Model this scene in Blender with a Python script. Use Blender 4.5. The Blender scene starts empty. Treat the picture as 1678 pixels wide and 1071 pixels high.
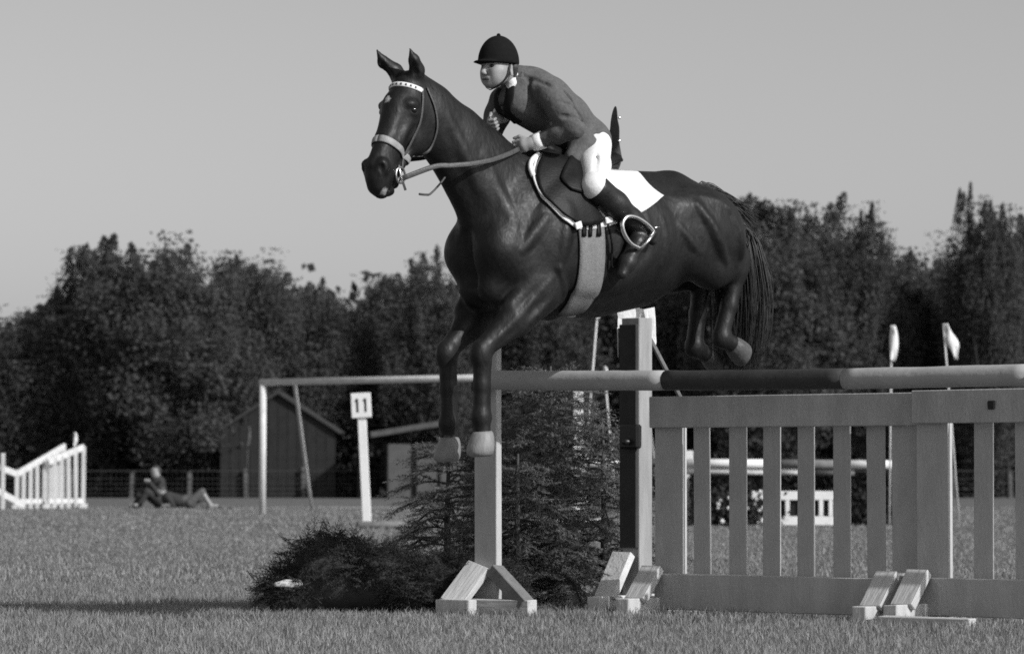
import bpy, bmesh, math, random
import numpy as np
from mathutils import Vector, Matrix, Euler

random.seed(7)
RNG = np.random.default_rng(7)
SC = bpy.context.scene
COL = SC.collection
rad = math.radians

# ------------------------------------------------------------------ camera
FPX, CX, CY, CH = 5780.0, 839.0, 535.5, 0.80       # focal length in photo pixels, photo centre, eye height
PITCH = math.atan((771 - CY) / FPX)
cam = bpy.data.cameras.new('camera')
cam.sensor_width = 36.0
cam.lens = FPX / 1678 * 36.0
cam.clip_end = 3000
cam.dof.use_dof = True
cam.dof.focus_distance = 18.3
cam.dof.aperture_fstop = 5.0
cam_o = bpy.data.objects.new('camera', cam)
cam_o.location = (0, 0, CH)
cam_o.rotation_euler = (math.pi / 2 + PITCH, 0, 0)
COL.objects.link(cam_o)
SC.camera = cam_o

# ------------------------------------------------------------------ sky, sun, exposure
SUN_EL, SUN_AZ = rad(33), rad(-36)                  # low sun from the right, a little on the camera's side
w = bpy.data.worlds.new('World')
SC.world = w
w.use_nodes = True
nt = w.node_tree
bgn = nt.nodes['Background']
sky = nt.nodes.new('ShaderNodeTexSky')
sky.sky_type = 'NISHITA'
sky.sun_disc = False
sky.sun_elevation = SUN_EL
sky.sun_rotation = math.pi / 2 - SUN_AZ
sky.air_density = 1.0
sky.dust_density = 1.7
bw = nt.nodes.new('ShaderNodeRGBToBW')
nt.links.new(sky.outputs[0], bw.inputs[0])
nt.links.new(bw.outputs[0], bgn.inputs[0])
bgn.inputs[1].default_value = 0.115
sd = bpy.data.lights.new('sun', 'SUN')
sd.energy = 3.7
sd.angle = rad(0.53)
sd.color = (1, 1, 1)                                # a black and white picture: no tint anywhere
so = bpy.data.objects.new('sun', sd)
to_sun = Vector((math.cos(SUN_AZ) * math.cos(SUN_EL), math.sin(SUN_AZ) * math.cos(SUN_EL), math.sin(SUN_EL)))
so.rotation_euler = to_sun.to_track_quat('Z', 'Y').to_euler()
so.location = (30, -8, 30)
COL.objects.link(so)
SC.view_settings.view_transform = 'Standard'
SC.view_settings.look = 'None'
SC.view_settings.gamma = 1
SC.view_settings.use_curve_mapping = False
SC.view_settings.exposure = 0.0
SC.render.engine = 'CYCLES'
SC.cycles.use_denoising = False
SC.cycles.max_bounces = 5
SC.cycles.filter_width = 1.7


# ------------------------------------------------------------------ geometry helpers
def ray(px, py):
    x = (px - CX) / FPX
    z = -(py - CY) / FPX
    c, s = math.cos(PITCH), math.sin(PITCH)
    return np.array([x, c - z * s, s + z * c])


def at(px, py, Y):
    d = ray(px, py)
    return Vector(np.array([0, 0, CH]) + d * (Y / d[1]))


def ground_at(px, Y):
    p = at(px, 771, Y)
    return Vector((p.x, p.y, 0))


class Frame:
    """A heading frame: x forward, y to the left, z up."""
    def __init__(s, O, yaw):
        a = rad(yaw)
        s.O = np.array(O, float)
        s.F = np.array([-math.cos(a), -math.sin(a), 0])
        s.L = np.array([math.sin(a), -math.cos(a), 0])
        s.rz = math.pi + a
        s.M = Matrix.Translation(Vector(s.O)) @ Matrix.Rotation(s.rz, 4, 'Z')

    def loc(s, px, py, l):
        d = ray(px, py)
        C = np.array([0, 0, CH])
        t = ((s.O - C) @ s.L + l) / (d @ s.L)
        P = C + d * t - s.O
        return np.array([P @ s.F, P @ s.L, P[2]])


_p = at(872, 255, 18.4)
HF = Frame((_p.x, _p.y, 0), 41)          # the horse's frame, under its withers
hp = HF.loc
HEADX, HDEL = 0.842, rad(16)             # head turned a little to its left


def hh(x, l, z):
    c, s = math.cos(HDEL), math.sin(HDEL)
    return np.array([HEADX + x * c - l * s, x * s + l * c, z])


# ------------------------------------------------------------------ materials
MATS = {}


def mat(name, v, v2=None, scale=8, rough=0.7, bump=0.0, bscale=40, spec=0.3, island=0.0, coords='Object',
        stretch=None, translucent=0.0, metal=0.0, sheen=0.0, detail=6):
    if name in MATS:
        return MATS[name]
    m = bpy.data.materials.new(name)
    m.use_nodes = True
    n, L = m.node_tree.nodes, m.node_tree.links
    b = n['Principled BSDF']
    b.inputs['Roughness'].default_value = rough
    b.inputs['Specular IOR Level'].default_value = spec
    b.inputs['Metallic'].default_value = metal
    if sheen:
        b.inputs['Sheen Weight'].default_value = sheen
    b.inputs['Base Color'].default_value = (v, v, v, 1)
    tc = n.new('ShaderNodeTexCoord')
    src = tc.outputs[coords]
    if stretch:
        mp = n.new('ShaderNodeMapping')
        mp.inputs['Scale'].default_value = stretch
        L.new(src, mp.inputs[0])
        src = mp.outputs[0]
    fac = None
    if v2 is not None:
        no = n.new('ShaderNodeTexNoise')
        no.inputs['Scale'].default_value = scale
        no.inputs['Detail'].default_value = detail
        no.inputs['Roughness'].default_value = 0.65
        L.new(src, no.inputs['Vector'])
        mr = n.new('ShaderNodeMapRange')
        mr.inputs[1].default_value = 0.3
        mr.inputs[2].default_value = 0.7
        mr.inputs[3].default_value = v
        mr.inputs[4].default_value = v2
        L.new(no.outputs[0], mr.inputs[0])
        fac = mr.outputs[0]
    if island:
        ge = n.new('ShaderNodeNewGeometry')
        mr = n.new('ShaderNodeMapRange')
        mr.inputs[3].default_value = 1 - island
        mr.inputs[4].default_value = 1 + island
        L.new(ge.outputs['Random Per Island'], mr.inputs[0])
        mu = n.new('ShaderNodeMath')
        mu.operation = 'MULTIPLY'
        L.new(mr.outputs[0], mu.inputs[0])
        if fac is not None:
            L.new(fac, mu.inputs[1])
        else:
            mu.inputs[1].default_value = v
        fac = mu.outputs[0]
    if fac is not None:
        cb = n.new('ShaderNodeCombineColor')
        for i in range(3):
            L.new(fac, cb.inputs[i])
        L.new(cb.outputs[0], b.inputs['Base Color'])
    if bump:
        nb = n.new('ShaderNodeTexNoise')
        nb.inputs['Scale'].default_value = bscale
        nb.inputs['Detail'].default_value = 5
        L.new(src, nb.inputs['Vector'])
        bp = n.new('ShaderNodeBump')
        bp.inputs['Strength'].default_value = bump
        bp.inputs['Distance'].default_value = 0.02
        L.new(nb.outputs[0], bp.inputs['Height'])
        L.new(bp.outputs[0], b.inputs['Normal'])
    if translucent:
        tr = n.new('ShaderNodeBsdfTranslucent')
        if fac is not None:
            L.new(cb.outputs[0], tr.inputs[0])
        else:
            tr.inputs[0].default_value = (v, v, v, 1)
        mx = n.new('ShaderNodeMixShader')
        mx.inputs[0].default_value = translucent
        L.new(b.outputs[0], mx.inputs[1])
        L.new(tr.outputs[0], mx.inputs[2])
        L.new(mx.outputs[0], n['Material Output'].inputs[0])
    MATS[name] = m
    return m


def M(k):
    return MATS[k]


mat('turf', 0.11, 0.18, scale=1.3, rough=0.95, bump=0.6, bscale=60, spec=0.05)
mat('grass_blade', 0.21, 0.36, scale=3.2, rough=0.6, spec=0.15, island=0.35, translucent=0.3)
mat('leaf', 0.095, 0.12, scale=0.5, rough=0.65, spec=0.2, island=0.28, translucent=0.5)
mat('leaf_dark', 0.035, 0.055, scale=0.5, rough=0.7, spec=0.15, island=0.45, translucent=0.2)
mat('bark', 0.05, 0.10, scale=6, rough=0.9, bump=0.6, bscale=14)
mat('needle', 0.10, 0.15, scale=5, rough=0.6, spec=0.25, island=0.5)
mat('needle_dry', 0.028, 0.07, scale=5, rough=0.75, spec=0.15, island=0.5)
mat('white_paint', 0.72, 0.82, scale=9, rough=0.5, bump=0.15, bscale=60)
mat('white_weathered', 0.55, 0.75, scale=7, rough=0.65, bump=0.3, bscale=40)
mat('pale_paint', 0.38, 0.54, scale=6, rough=0.62, bump=0.25, bscale=55, stretch=(1, 1, 0.35))
mat('pole_pale', 0.34, 0.42, scale=7, rough=0.55, bump=0.2, bscale=30, stretch=(0.25, 1, 1))
mat('pole_dark', 0.035, 0.055, scale=7, rough=0.5, bump=0.2, bscale=30, stretch=(0.25, 1, 1))
mat('raw_wood', 0.42, 0.62, scale=20, rough=0.75, bump=0.35, bscale=50, stretch=(1, 1, 0.15))
mat('old_wood', 0.13, 0.22, scale=12, rough=0.85, bump=0.4, bscale=40)
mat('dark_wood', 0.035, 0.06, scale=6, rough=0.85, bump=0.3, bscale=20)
mat('shed_board', 0.018, 0.03, scale=4, rough=0.9, bump=0.3, bscale=20)
mat('shed_panel', 0.08, 0.12, scale=4, rough=0.9, bump=0.3, bscale=20)
mat('roof', 0.07, 0.12, scale=5, rough=0.9, bump=0.3, bscale=20)
mat('black', 0.012, rough=0.5)
mat('iron', 0.05, rough=0.4, metal=0.8)
mat('steel', 0.75, rough=0.25, metal=1.0)
mat('black_leather', 0.008, 0.014, scale=30, rough=0.45, bump=0.1, bscale=120, spec=0.13)
mat('boot_leather', 0.012, 0.026, scale=20, rough=0.4, bump=0.12, bscale=60, spec=0.35)
mat('bridle_leather', 0.05, 0.09, scale=40, rough=0.45, bump=0.15, bscale=120)
mat('noseband_leather', 0.22, 0.34, scale=30, rough=0.5, bump=0.15, bscale=120)
mat('pale_trim', 0.7, 0.8, scale=40, rough=0.6)
mat('girth_web', 0.17, 0.24, scale=60, rough=0.75, bump=0.3, bscale=180)
mat('white_cloth', 0.74, 0.84, scale=10, rough=0.9, bump=0.4, bscale=20, spec=0.1)
mat('breeches', 0.70, 0.78, scale=12, rough=0.9, bump=0.35, bscale=16, spec=0.1)
mat('skin', 0.27, 0.33, scale=20, rough=0.5, bump=0.05, bscale=200, spec=0.35)
mat('lips', 0.10, rough=0.5)
mat('hoof_dark', 0.05, 0.12, scale=14, rough=0.5, bump=0.2, bscale=60)
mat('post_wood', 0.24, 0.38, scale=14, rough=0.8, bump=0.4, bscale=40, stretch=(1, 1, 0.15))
mat('hair', 0.03, 0.07, scale=60, rough=0.55)
mat('jacket', 0.085, 0.13, scale=60, rough=0.9, bump=0.55, bscale=17, spec=0.1)
mat('velvet', 0.008, 0.012, scale=40, rough=0.9, spec=0.1)
mat('lapel', 0.012, 0.018, scale=40, rough=0.85, spec=0.1)
mat('eye', 0.006, rough=0.08, spec=0.6)
mat('hoof', 0.17, 0.30, scale=14, rough=0.5, bump=0.2, bscale=60, stretch=(1, 1, 0.3))
mat('horse_hair', 0.008, 0.018, scale=20, rough=0.5, spec=0.35, island=0.4)
mat('tail_hair', 0.02, 0.05, scale=20, rough=0.5, spec=0.35, island=0.5)
mat('dark_cloth', 0.03, 0.05, scale=20, rough=0.9)
mat('mid_cloth', 0.10, 0.14, scale=20, rough=0.9)
mat('wire', 0.035, rough=0.6)
mat('chalk', 0.40, 0.22, scale=3, rough=0.95)


# ------------------------------------------------------------------ object helpers
def link(o, parent=None):
    COL.objects.link(o)
    if parent is not None:
        o.parent = parent
    return o


def tag(o, label=None, cat=None, group=None, kind=None):
    if label:
        o['label'] = label
    if cat:
        o['category'] = cat
    if group:
        o['group'] = group
    if kind:
        o['kind'] = kind
    return o


def empty(name, loc, rz=0, label=None, cat=None, group=None):
    o = bpy.data.objects.new(name, None)
    o.empty_display_size = 0.2
    o.location = loc
    o.rotation_euler = (0, 0, rz)
    link(o)
    return tag(o, label, cat, group)


def obj(name, me, m, parent=None, smooth=None):
    if m is not None and not me.materials:
        me.materials.append(MATS[m] if isinstance(m, str) else m)
    if smooth is not None:
        me.polygons.foreach_set('use_smooth', [smooth] * len(me.polygons))
    return link(bpy.data.objects.new(name, me), parent)


def bm_mesh(bm, name):
    bmesh.ops.recalc_face_normals(bm, faces=bm.faces)
    me = bpy.data.meshes.new(name)
    bm.to_mesh(me)
    bm.free()
    return me


def pyd(name, v, f):
    me = bpy.data.meshes.new(name)
    me.from_pydata([tuple(map(float, a)) for a in v], [], [tuple(map(int, a)) for a in f])
    me.update()
    return me


def fast_mesh(name, V, T):
    """numpy vertices and equal-sided faces -> mesh"""
    V = np.ascontiguousarray(V, np.float32)
    T = np.ascontiguousarray(T, np.int32)
    n = T.shape[1]
    me = bpy.data.meshes.new(name)
    me.vertices.add(len(V))
    me.vertices.foreach_set('co', V.ravel())
    me.loops.add(T.size)
    me.loops.foreach_set('vertex_index', T.ravel())
    me.polygons.add(len(T))
    me.polygons.foreach_set('loop_start', np.arange(0, T.size, n, dtype=np.int32))
    me.update(calc_edges=True)
    me.validate()
    return me


def box_mesh(sx, sy, sz, bevel=0.004, base=False, jig=0.0, taper=0):
    bm = bmesh.new()
    bmesh.ops.create_cube(bm, size=1)
    for v in bm.verts:
        t = 1 - taper * (v.co.z + .5)
        v.co = Vector((v.co.x * sx * t + random.uniform(-jig, jig), v.co.y * sy * t + random.uniform(-jig, jig),
                       (v.co.z + (.5 if base else 0)) * sz + random.uniform(-jig, jig)))
    if bevel:
        bmesh.ops.bevel(bm, geom=bm.edges[:], offset=bevel, segments=1, affect='EDGES')
    return bm_mesh(bm, 'board')


def board(name, parent, p, dims, m, rot=(0, 0, 0), bevel=0.004, base=False, jig=0.002):
    o = obj(name, box_mesh(*dims, bevel=bevel, base=base, jig=jig), m, parent)
    o.location = p
    o.rotation_euler = rot
    return o


def beam(name, parent, a, b, w, d, m, up=(0, 0, 1), bevel=0.004):
    """a board of section w x d from a to b (parent space)"""
    a, b = Vector(a), Vector(b)
    z = (b - a).normalized()
    u = Vector(up)
    x = u.cross(z)
    if x.length < 1e-3:
        x = Vector((1, 0, 0))
    x.normalize()
    y = z.cross(x)
    o = obj(name, box_mesh(w, d, (b - a).length, bevel=bevel, jig=0.0015), m, parent)
    R = Matrix((x, y, z)).transposed().to_4x4()
    o.matrix_local = Matrix.Translation((a + b) / 2) @ R
    return o


def tube_mesh(pts, radii, n=10, cap=True, flat=1.0, flat_dir=None):
    """a swept tube; flat squeezes it across flat_dir (a strap)"""
    P = [Vector(p) for p in pts]
    if not hasattr(radii, '__len__'):
        radii = [radii] * len(P)
    bm = bmesh.new()
    rings = []
    prev = None
    for i, p in enumerate(P):
        t = (P[min(i + 1, len(P) - 1)] - P[max(i - 1, 0)]).normalized()
        if flat_dir is not None:
            y = Vector(flat_dir[i] if hasattr(flat_dir[0], '__len__') else flat_dir)
            y = (y - t * y.dot(t)).normalized()
            x = y.cross(t)
        else:
            if prev is None:
                prev = Vector((0, 0, 1)) if abs(t.z) < .9 else Vector((1, 0, 0))
            x = (prev - t * prev.dot(t)).normalized()
            prev = x
            y = t.cross(x)
        rings.append([bm.verts.new(p + x * (math.cos(2 * math.pi * k / n) * radii[i])
                                   + y * (math.sin(2 * math.pi * k / n) * radii[i] * flat)) for k in range(n)])
    for a, b in zip(rings, rings[1:]):
        for k in range(n):
            bm.faces.new((a[k], a[(k + 1) % n], b[(k + 1) % n], b[k]))
    if cap:
        bm.faces.new(rings[0][::-1])
        bm.faces.new(rings[-1])
    me = bm_mesh(bm, 'tube')
    me.polygons.foreach_set('use_smooth', [True] * len(me.polygons))
    return me


def spline(pts, n):
    """Catmull-Rom through the points"""
    P = [np.array(p, float) for p in pts]
    P = [2 * P[0] - P[1]] + P + [2 * P[-1] - P[-2]]
    out = []
    m = len(P) - 3
    for i in range(m):
        for j in range(n):
            t = j / n
            a, b, c, d = P[i:i + 4]
            out.append(.5 * (2 * b + (c - a) * t + (2 * a - 5 * b + 4 * c - d) * t * t + (3 * b - a - 3 * c + d) * t ** 3))
    out.append(P[-2])
    return np.array(out)


# ------------------------------------------------------------------ smooth-blended bodies (signed distance field -> surface nets)
def smin(a, b, k):
    h = np.maximum(k - np.abs(a - b), 0) / k
    return np.minimum(a, b) - h * h * k * .25


class Field:
    def __init__(s, lo, hi, res):
        s.res = res
        s.lo = np.array(lo, np.float64)
        s.n = np.ceil((np.array(hi) - s.lo) / res).astype(int) + 1
        s.D = np.full(s.n, 1.0, np.float32)

    def _sub(s, lo, hi, mar):
        a = np.clip(np.floor((lo - mar - s.lo) / s.res).astype(int), 0, s.n)
        b = np.clip(np.ceil((hi + mar - s.lo) / s.res).astype(int) + 1, 0, s.n)
        if np.any(b <= a):
            return None
        ax = [(s.lo[i] + np.arange(a[i], b[i]) * s.res).astype(np.float32) for i in range(3)]
        return tuple(slice(x, y) for x, y in zip(a, b)), ax[0][:, None, None], ax[1][None, :, None], ax[2][None, None, :]

    def _put(s, sl, d, k, sub):
        if sub:
            s.D[sl] = -smin(-s.D[sl], d.astype(np.float32), k)
        else:
            s.D[sl] = smin(s.D[sl], d.astype(np.float32), k)

    def cone(s, a, b, ra, rb, k=.04, ls=1.0, yaw=0.0, piv=(0, 0), sub=False):
        a = np.array(a, float)
        b = np.array(b, float)
        r = max(ra, rb) * max(1, ls) + .01
        if yaw:                                     # points are given in a frame turned by yaw about piv
            c_, s_ = math.cos(yaw), math.sin(yaw)
            T = lambda p: np.array([piv[0] + p[0] * c_ - p[1] * s_, piv[1] + p[0] * s_ + p[1] * c_, p[2]])
            A, B = T(a), T(b)
        else:
            A, B = a, b
        g = s._sub(np.minimum(A, B) - r, np.maximum(A, B) + r, .09 + k)
        if g is None:
            return
        sl, X, Y, Z = g
        if yaw:
            X, Y = (X - piv[0]) * c_ + (Y - piv[1]) * s_, -(X - piv[0]) * s_ + (Y - piv[1]) * c_
        lc = (a[1] + b[1]) / 2
        ay, by = lc + (a[1] - lc) / ls, lc + (b[1] - lc) / ls
        Y = lc + (Y - lc) / ls
        v = np.array([b[0] - a[0], by - ay, b[2] - a[2]])
        vv = max(v @ v, 1e-9)
        x, y, z = X - a[0], Y - ay, Z - a[2]
        h = np.clip((x * v[0] + y * v[1] + z * v[2]) / vv, 0, 1)
        d = np.sqrt((x - h * v[0]) ** 2 + (y - h * v[1]) ** 2 + (z - h * v[2]) ** 2) - (ra + (rb - ra) * h)
        s._put(sl, d * min(1, ls), k, sub)

    def chain1(s, pts, rs, k):
        """a run of tapered links blended into the body once, so that the joints do not swell"""
        P = [np.array(p, float) for p in pts]
        r = max(rs) + .01
        g = s._sub(np.min(P, 0) - r, np.max(P, 0) + r, .09 + k)
        if g is None:
            return
        sl, X, Y, Z = g
        d = None
        for a, b, ra, rb in zip(P, P[1:], rs, rs[1:]):
            v = b - a
            vv = max(v @ v, 1e-9)
            x, y, z = X - a[0], Y - a[1], Z - a[2]
            h = np.clip((x * v[0] + y * v[1] + z * v[2]) / vv, 0, 1)
            q = np.sqrt((x - h * v[0]) ** 2 + (y - h * v[1]) ** 2 + (z - h * v[2]) ** 2) - (ra + (rb - ra) * h)
            d = q if d is None else np.minimum(d, q)
        s._put(sl, d, k, False)

    def chain(s, pts, rs, k=.04, ls=1.0, **kw):
        L = ls if hasattr(ls, '__len__') else [ls] * len(pts)
        for i in range(len(pts) - 1):
            s.cone(pts[i], pts[i + 1], rs[i], rs[i + 1], k, (L[i] + L[i + 1]) / 2, **kw)

    def ell(s, c, r, k=.04, yaw=0.0, piv=(0, 0), sub=False, pitch=0.0):
        c = np.array(c, float)
        R = max(r) + .01
        c_, s_ = math.cos(yaw), math.sin(yaw)
        C = np.array([piv[0] + c[0] * c_ - c[1] * s_, piv[1] + c[0] * s_ + c[1] * c_, c[2]]) if yaw else c
        g = s._sub(C - R, C + R, .09 + k)
        if g is None:
            return
        sl, X, Y, Z = g
        if yaw:
            X, Y = (X - piv[0]) * c_ + (Y - piv[1]) * s_, -(X - piv[0]) * s_ + (Y - piv[1]) * c_
        x, y, z = X - c[0], Y - c[1], Z - c[2]
        if pitch:
            x, z = x * math.cos(pitch) + z * math.sin(pitch), -x * math.sin(pitch) + z * math.cos(pitch)
        k0 = np.sqrt((x / r[0]) ** 2 + (y / r[1]) ** 2 + (z / r[2]) ** 2)
        k1 = np.sqrt((x / r[0] ** 2) ** 2 + (y / r[1] ** 2) ** 2 + (z / r[2] ** 2) ** 2) + 1e-9
        s._put(sl, k0 * (k0 - 1) / k1, k, sub)

    def sample(s, p):
        q = (np.asarray(p) - s.lo) / s.res
        i = np.floor(q).astype(int)
        if np.any(i < 0) or np.any(i >= s.n - 1):
            return 1.0
        f = q - i
        c = s.D[i[0]:i[0] + 2, i[1]:i[1] + 2, i[2]:i[2] + 2]
        c = c[0] * (1 - f[0]) + c[1] * f[0]
        c = c[0] * (1 - f[1]) + c[1] * f[1]
        return float(c[0] * (1 - f[2]) + c[1] * f[2])

    def hit(s, a, b, off=0.0, step=.006):
        """first surface point going from a (outside) to b, backed off by off"""
        a = np.array(a, float)
        b = np.array(b, float)
        L = np.linalg.norm(b - a)
        u = (b - a) / L
        t = 0.0
        pd = s.sample(a)
        while t < L:
            t += step
            d = s.sample(a + u * t)
            if d < 0:
                t -= step * (-d) / max(pd - d, 1e-6)
                break
            pd = d
        p = a + u * t
        e = s.res
        g = np.array([s.sample(p + np.eye(3)[i] * e) - s.sample(p - np.eye(3)[i] * e) for i in range(3)])
        g = g / (np.linalg.norm(g) + 1e-9)
        if g @ u > -.2:
            g = -u
        return p + g * off

    def ridge(s, pts, r, up, k=.03, out=.5):
        """a muscle or tendon ridge standing up from the flank along pts (x, side, z)"""
        q = []
        for x, sg, z in pts:
            q.append(s.hit((x, sg * out, z), (x, sg * .01, z), up - r))
        P = spline(q, 4)
        n = len(P)
        for _ in range(3):
            P[1:-1] = (P[:-2] + 2 * P[1:-1] + P[2:]) / 4
        s.chain1(P, [r * (.6 + .4 * math.sin(math.pi * i / (n - 1))) for i in range(n)], k)

    def mesh(s, name):
        D = s.D
        S = D < 0
        n = np.array(D.shape) - 1
        cnt = np.zeros(n, np.int8)
        offs = [(i, j, k) for i in (0, 1) for j in (0, 1) for k in (0, 1)]
        for i, j, k in offs:
            cnt += S[i:i + n[0], j:j + n[1], k:k + n[2]]
        I, J, K = np.nonzero((cnt > 0) & (cnt < 8))
        ids = np.full(n, -1, np.int32)
        ids[I, J, K] = np.arange(len(I))
        val = {o: D[I + o[0], J + o[1], K + o[2]] for o in offs}
        P = np.zeros((len(I), 3))
        N = np.zeros(len(I))
        for o in offs:
            for axi in range(3):
                if o[axi] == 0:
                    q = list(o)
                    q[axi] = 1
                    q = tuple(q)
                    m = (val[o] < 0) != (val[q] < 0)
                    t = val[o] / np.where(m, val[o] - val[q], 1)
                    for a in range(3):
                        P[:, a] += m * (o[a] + (t if a == axi else 0))
                    N += m
        P = P / N[:, None] + np.stack([I, J, K], 1)
        V = s.lo + P * s.res
        Q = []
        for axi in range(3):
            sl0 = [slice(None)] * 3
            sl1 = [slice(None)] * 3
            sl0[axi] = slice(0, -1)
            sl1[axi] = slice(1, None)
            A, B = S[tuple(sl0)], S[tuple(sl1)]
            e = np.stack(np.nonzero(A != B), 1)
            b, c = (axi + 1) % 3, (axi + 2) % 3
            ok = (e[:, b] > 0) & (e[:, c] > 0) & (e[:, b] < n[b]) & (e[:, c] < n[c])
            e = e[ok]
            inside = A[e[:, 0], e[:, 1], e[:, 2]]
            def cell(db, dc):
                q = e.copy()
                q[:, b] += db
                q[:, c] += dc
                return ids[q[:, 0], q[:, 1], q[:, 2]]
            q = np.stack([cell(-1, -1), cell(0, -1), cell(0, 0), cell(-1, 0)], 1)
            q[~inside] = q[~inside][:, ::-1]
            Q.append(q)
        me = fast_mesh(name, V, np.concatenate(Q))
        me.polygons.foreach_set('use_smooth', np.ones(len(me.polygons), bool))
        return me


# ================================================================== SETTING
def build_ground():
    # one big sheet to the horizon, finer near the camera with gentle unevenness
    xs = np.concatenate([[-900, -300, -120, -60], np.arange(-30, 30.1, 1.5), [60, 120, 300, 900]])
    ys = np.concatenate([[-60, -20], np.arange(5, 45, 1.5), np.arange(45, 130, 5), [160, 300, 800, 1500]])
    X, Y = np.meshgrid(xs, ys, indexing='ij')
    Z = (np.sin(X * .7 + 1) * np.sin(Y * .5) * .008 + np.sin(X * 1.9) * np.sin(Y * 1.3 + 2) * .005)
    V = np.stack([X, Y, Z], -1).reshape(-1, 3)
    ny = len(ys)
    i, j = np.meshgrid(np.arange(len(xs) - 1), np.arange(ny - 1), indexing='ij')
    a = (i * ny + j).ravel()
    me = fast_mesh('ground', V, np.stack([a, a + ny, a + ny + 1, a + 1], 1))
    tag(obj('ground', me, 'turf', smooth=True), kind='structure')


def blades(name, n, x_of, y0, y1, hmin, hmax, wd, power=1.0):
    u = RNG.random(n)
    Y = y0 + (y1 - y0) * u ** power
    X = (RNG.random(n) * 2 - 1) * x_of(Y)
    clump = .5 + .5 * np.sin(X * 3.1 + np.sin(Y * 2.3) * 2) * np.sin(Y * 3.7 + np.sin(X * 1.7) * 2)
    H = (hmin + (hmax - hmin) * RNG.random(n) ** 1.5) * (.7 + .6 * clump)
    th = RNG.random(n) * 6.283
    lean = (RNG.random(n) * .9) * H
    d = np.stack([np.cos(th), np.sin(th), 0 * th], 1)
    ph = RNG.random(n) * 6.283
    s = np.stack([np.cos(ph), np.sin(ph), 0 * ph], 1) * (wd * (.6 + .8 * RNG.random(n)))[:, None]
    base = np.stack([X, Y, 0 * X - .005], 1)
    mid = base + d * (lean * .35)[:, None]
    mid[:, 2] += H * .6
    tip = base + d * lean[:, None]
    tip[:, 2] += H * (1 - .15 * RNG.random(n))
    V = np.stack([base - s, base + s, mid + s * .7, mid - s * .7, tip], 1).reshape(-1, 3)
    o = np.arange(n)[:, None] * 5
    T = np.concatenate([o + [0, 1, 2], o + [0, 2, 3], o + [3, 2, 4]], 0)
    tag(obj(name, fast_mesh(name, V, T), 'grass_blade'), 'short mown turf grass of the riding ground', 'grass', kind='stuff')


def leaf_quads(C, size, n_bias=None):
    """one rhombic leaf-clump face per centre"""
    n = len(C)
    a = RNG.normal(size=(n, 3))
    if n_bias is not None:
        a += n_bias
    a /= np.linalg.norm(a, axis=1)[:, None]
    b = np.cross(a, RNG.normal(size=(n, 3)))
    b /= np.linalg.norm(b, axis=1)[:, None] + 1e-9
    s = (size * (.6 + .8 * RNG.random(n)))[:, None]
    V = np.stack([C - a * s, C + b * s * .55, C + a * s, C - b * s * .55], 1).reshape(-1, 3)
    return V, np.arange(n * 4).reshape(-1, 4)


def crown_mesh(R, H, z0, nclump, per, leaf, spires, sp_h=1.3, lobes=5):
    """leaf clumps through the shell of several lobes, with upright shoots on top"""
    lob = []
    for i in range(lobes):
        t = random.uniform(0, 6.283)
        rr = random.uniform(0, .55) * R
        lob.append((math.cos(t) * rr, math.sin(t) * rr, z0 + H * random.uniform(.35, .62), R * random.uniform(.5, .75), H * random.uniform(.28, .42)))
    lob.append((0, 0, z0 + H * .5, R * .62, H * .46))
    lob.append((0, 0, z0 + H * .25, R * .85, H * .26))
    C = []
    for i in range(nclump):
        x, y, z, r, h = random.choice(lob)
        v = np.array([random.gauss(0, 1) for _ in range(3)])
        v /= np.linalg.norm(v)
        q = random.uniform(.6, 1.0)
        c = np.array([x + v[0] * r * q, y + v[1] * r * q, z + v[2] * h * q])
        if c[2] < z0 * .3:
            continue
        sz = random.uniform(.16, .42)
        m = int(per * random.uniform(.6, 1.3))
        p = np.clip(RNG.normal(size=(m, 3)), -1.45, 1.45) * np.array([sz, sz, sz * 1.25])
        C.append(c + p)
    for i in range(spires):
        x, y, z, r, h = random.choice(lob[:-1])
        t = random.uniform(0, 6.283)
        q = random.uniform(0, .85)
        bx, by = x + math.cos(t) * r * q, y + math.sin(t) * r * q
        bz = z + h * math.sqrt(max(0, 1 - q * q)) * .85
        L = sp_h * random.uniform(.5, 1.15)
        m = int(L * per * 1.5)
        u = RNG.random(m)
        rad_ = .26 * (1 - u) ** .7 + .04
        p = np.clip(RNG.normal(size=(m, 2)), -1.4, 1.4) * rad_[:, None] * .62
        lx, ly = random.uniform(-.25, .25), random.uniform(-.25, .25)
        C.append(np.stack([bx + p[:, 0] + lx * u, by + p[:, 1] + ly * u, bz + u * L], 1))
    C = np.concatenate(C)
    V, T = leaf_quads(C, leaf)
    return fast_mesh('crown', V, T)


def trunk_mesh(h, r, limbs=5):
    bm = bmesh.new()
    def seg(pts, rs, n=8):
        rings = []
        for p, q in zip(pts, rs):
            rings.append([bm.verts.new((p[0] + math.cos(6.283 * k / n) * q, p[1] + math.sin(6.283 * k / n) * q, p[2])) for k in range(n)])
        for a, b in zip(rings, rings[1:]):
            for k in range(n):
                bm.faces.new((a[k], a[(k + 1) % n], b[(k + 1) % n], b[k]))
        bm.faces.new(rings[-1])
    seg([(0, 0, -.1), (.03, .02, h * .3), (-.03, .05, h * .6), (.05, 0, h)], [r * 1.3, r, r * .75, r * .3])
    for i in range(limbs):
        t = random.uniform(0, 6.283)
        z = h * random.uniform(.25, .75)
        L = h * random.uniform(.25, .4)
        seg([(0, 0, z), (math.cos(t) * L * .5, math.sin(t) * L * .5, z + L * .45), (math.cos(t) * L, math.sin(t) * L, z + L * .8)], [r * .4, r * .28, r * .08], 6)
    me = bm_mesh(bm, 'trunk')
    return me


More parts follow.
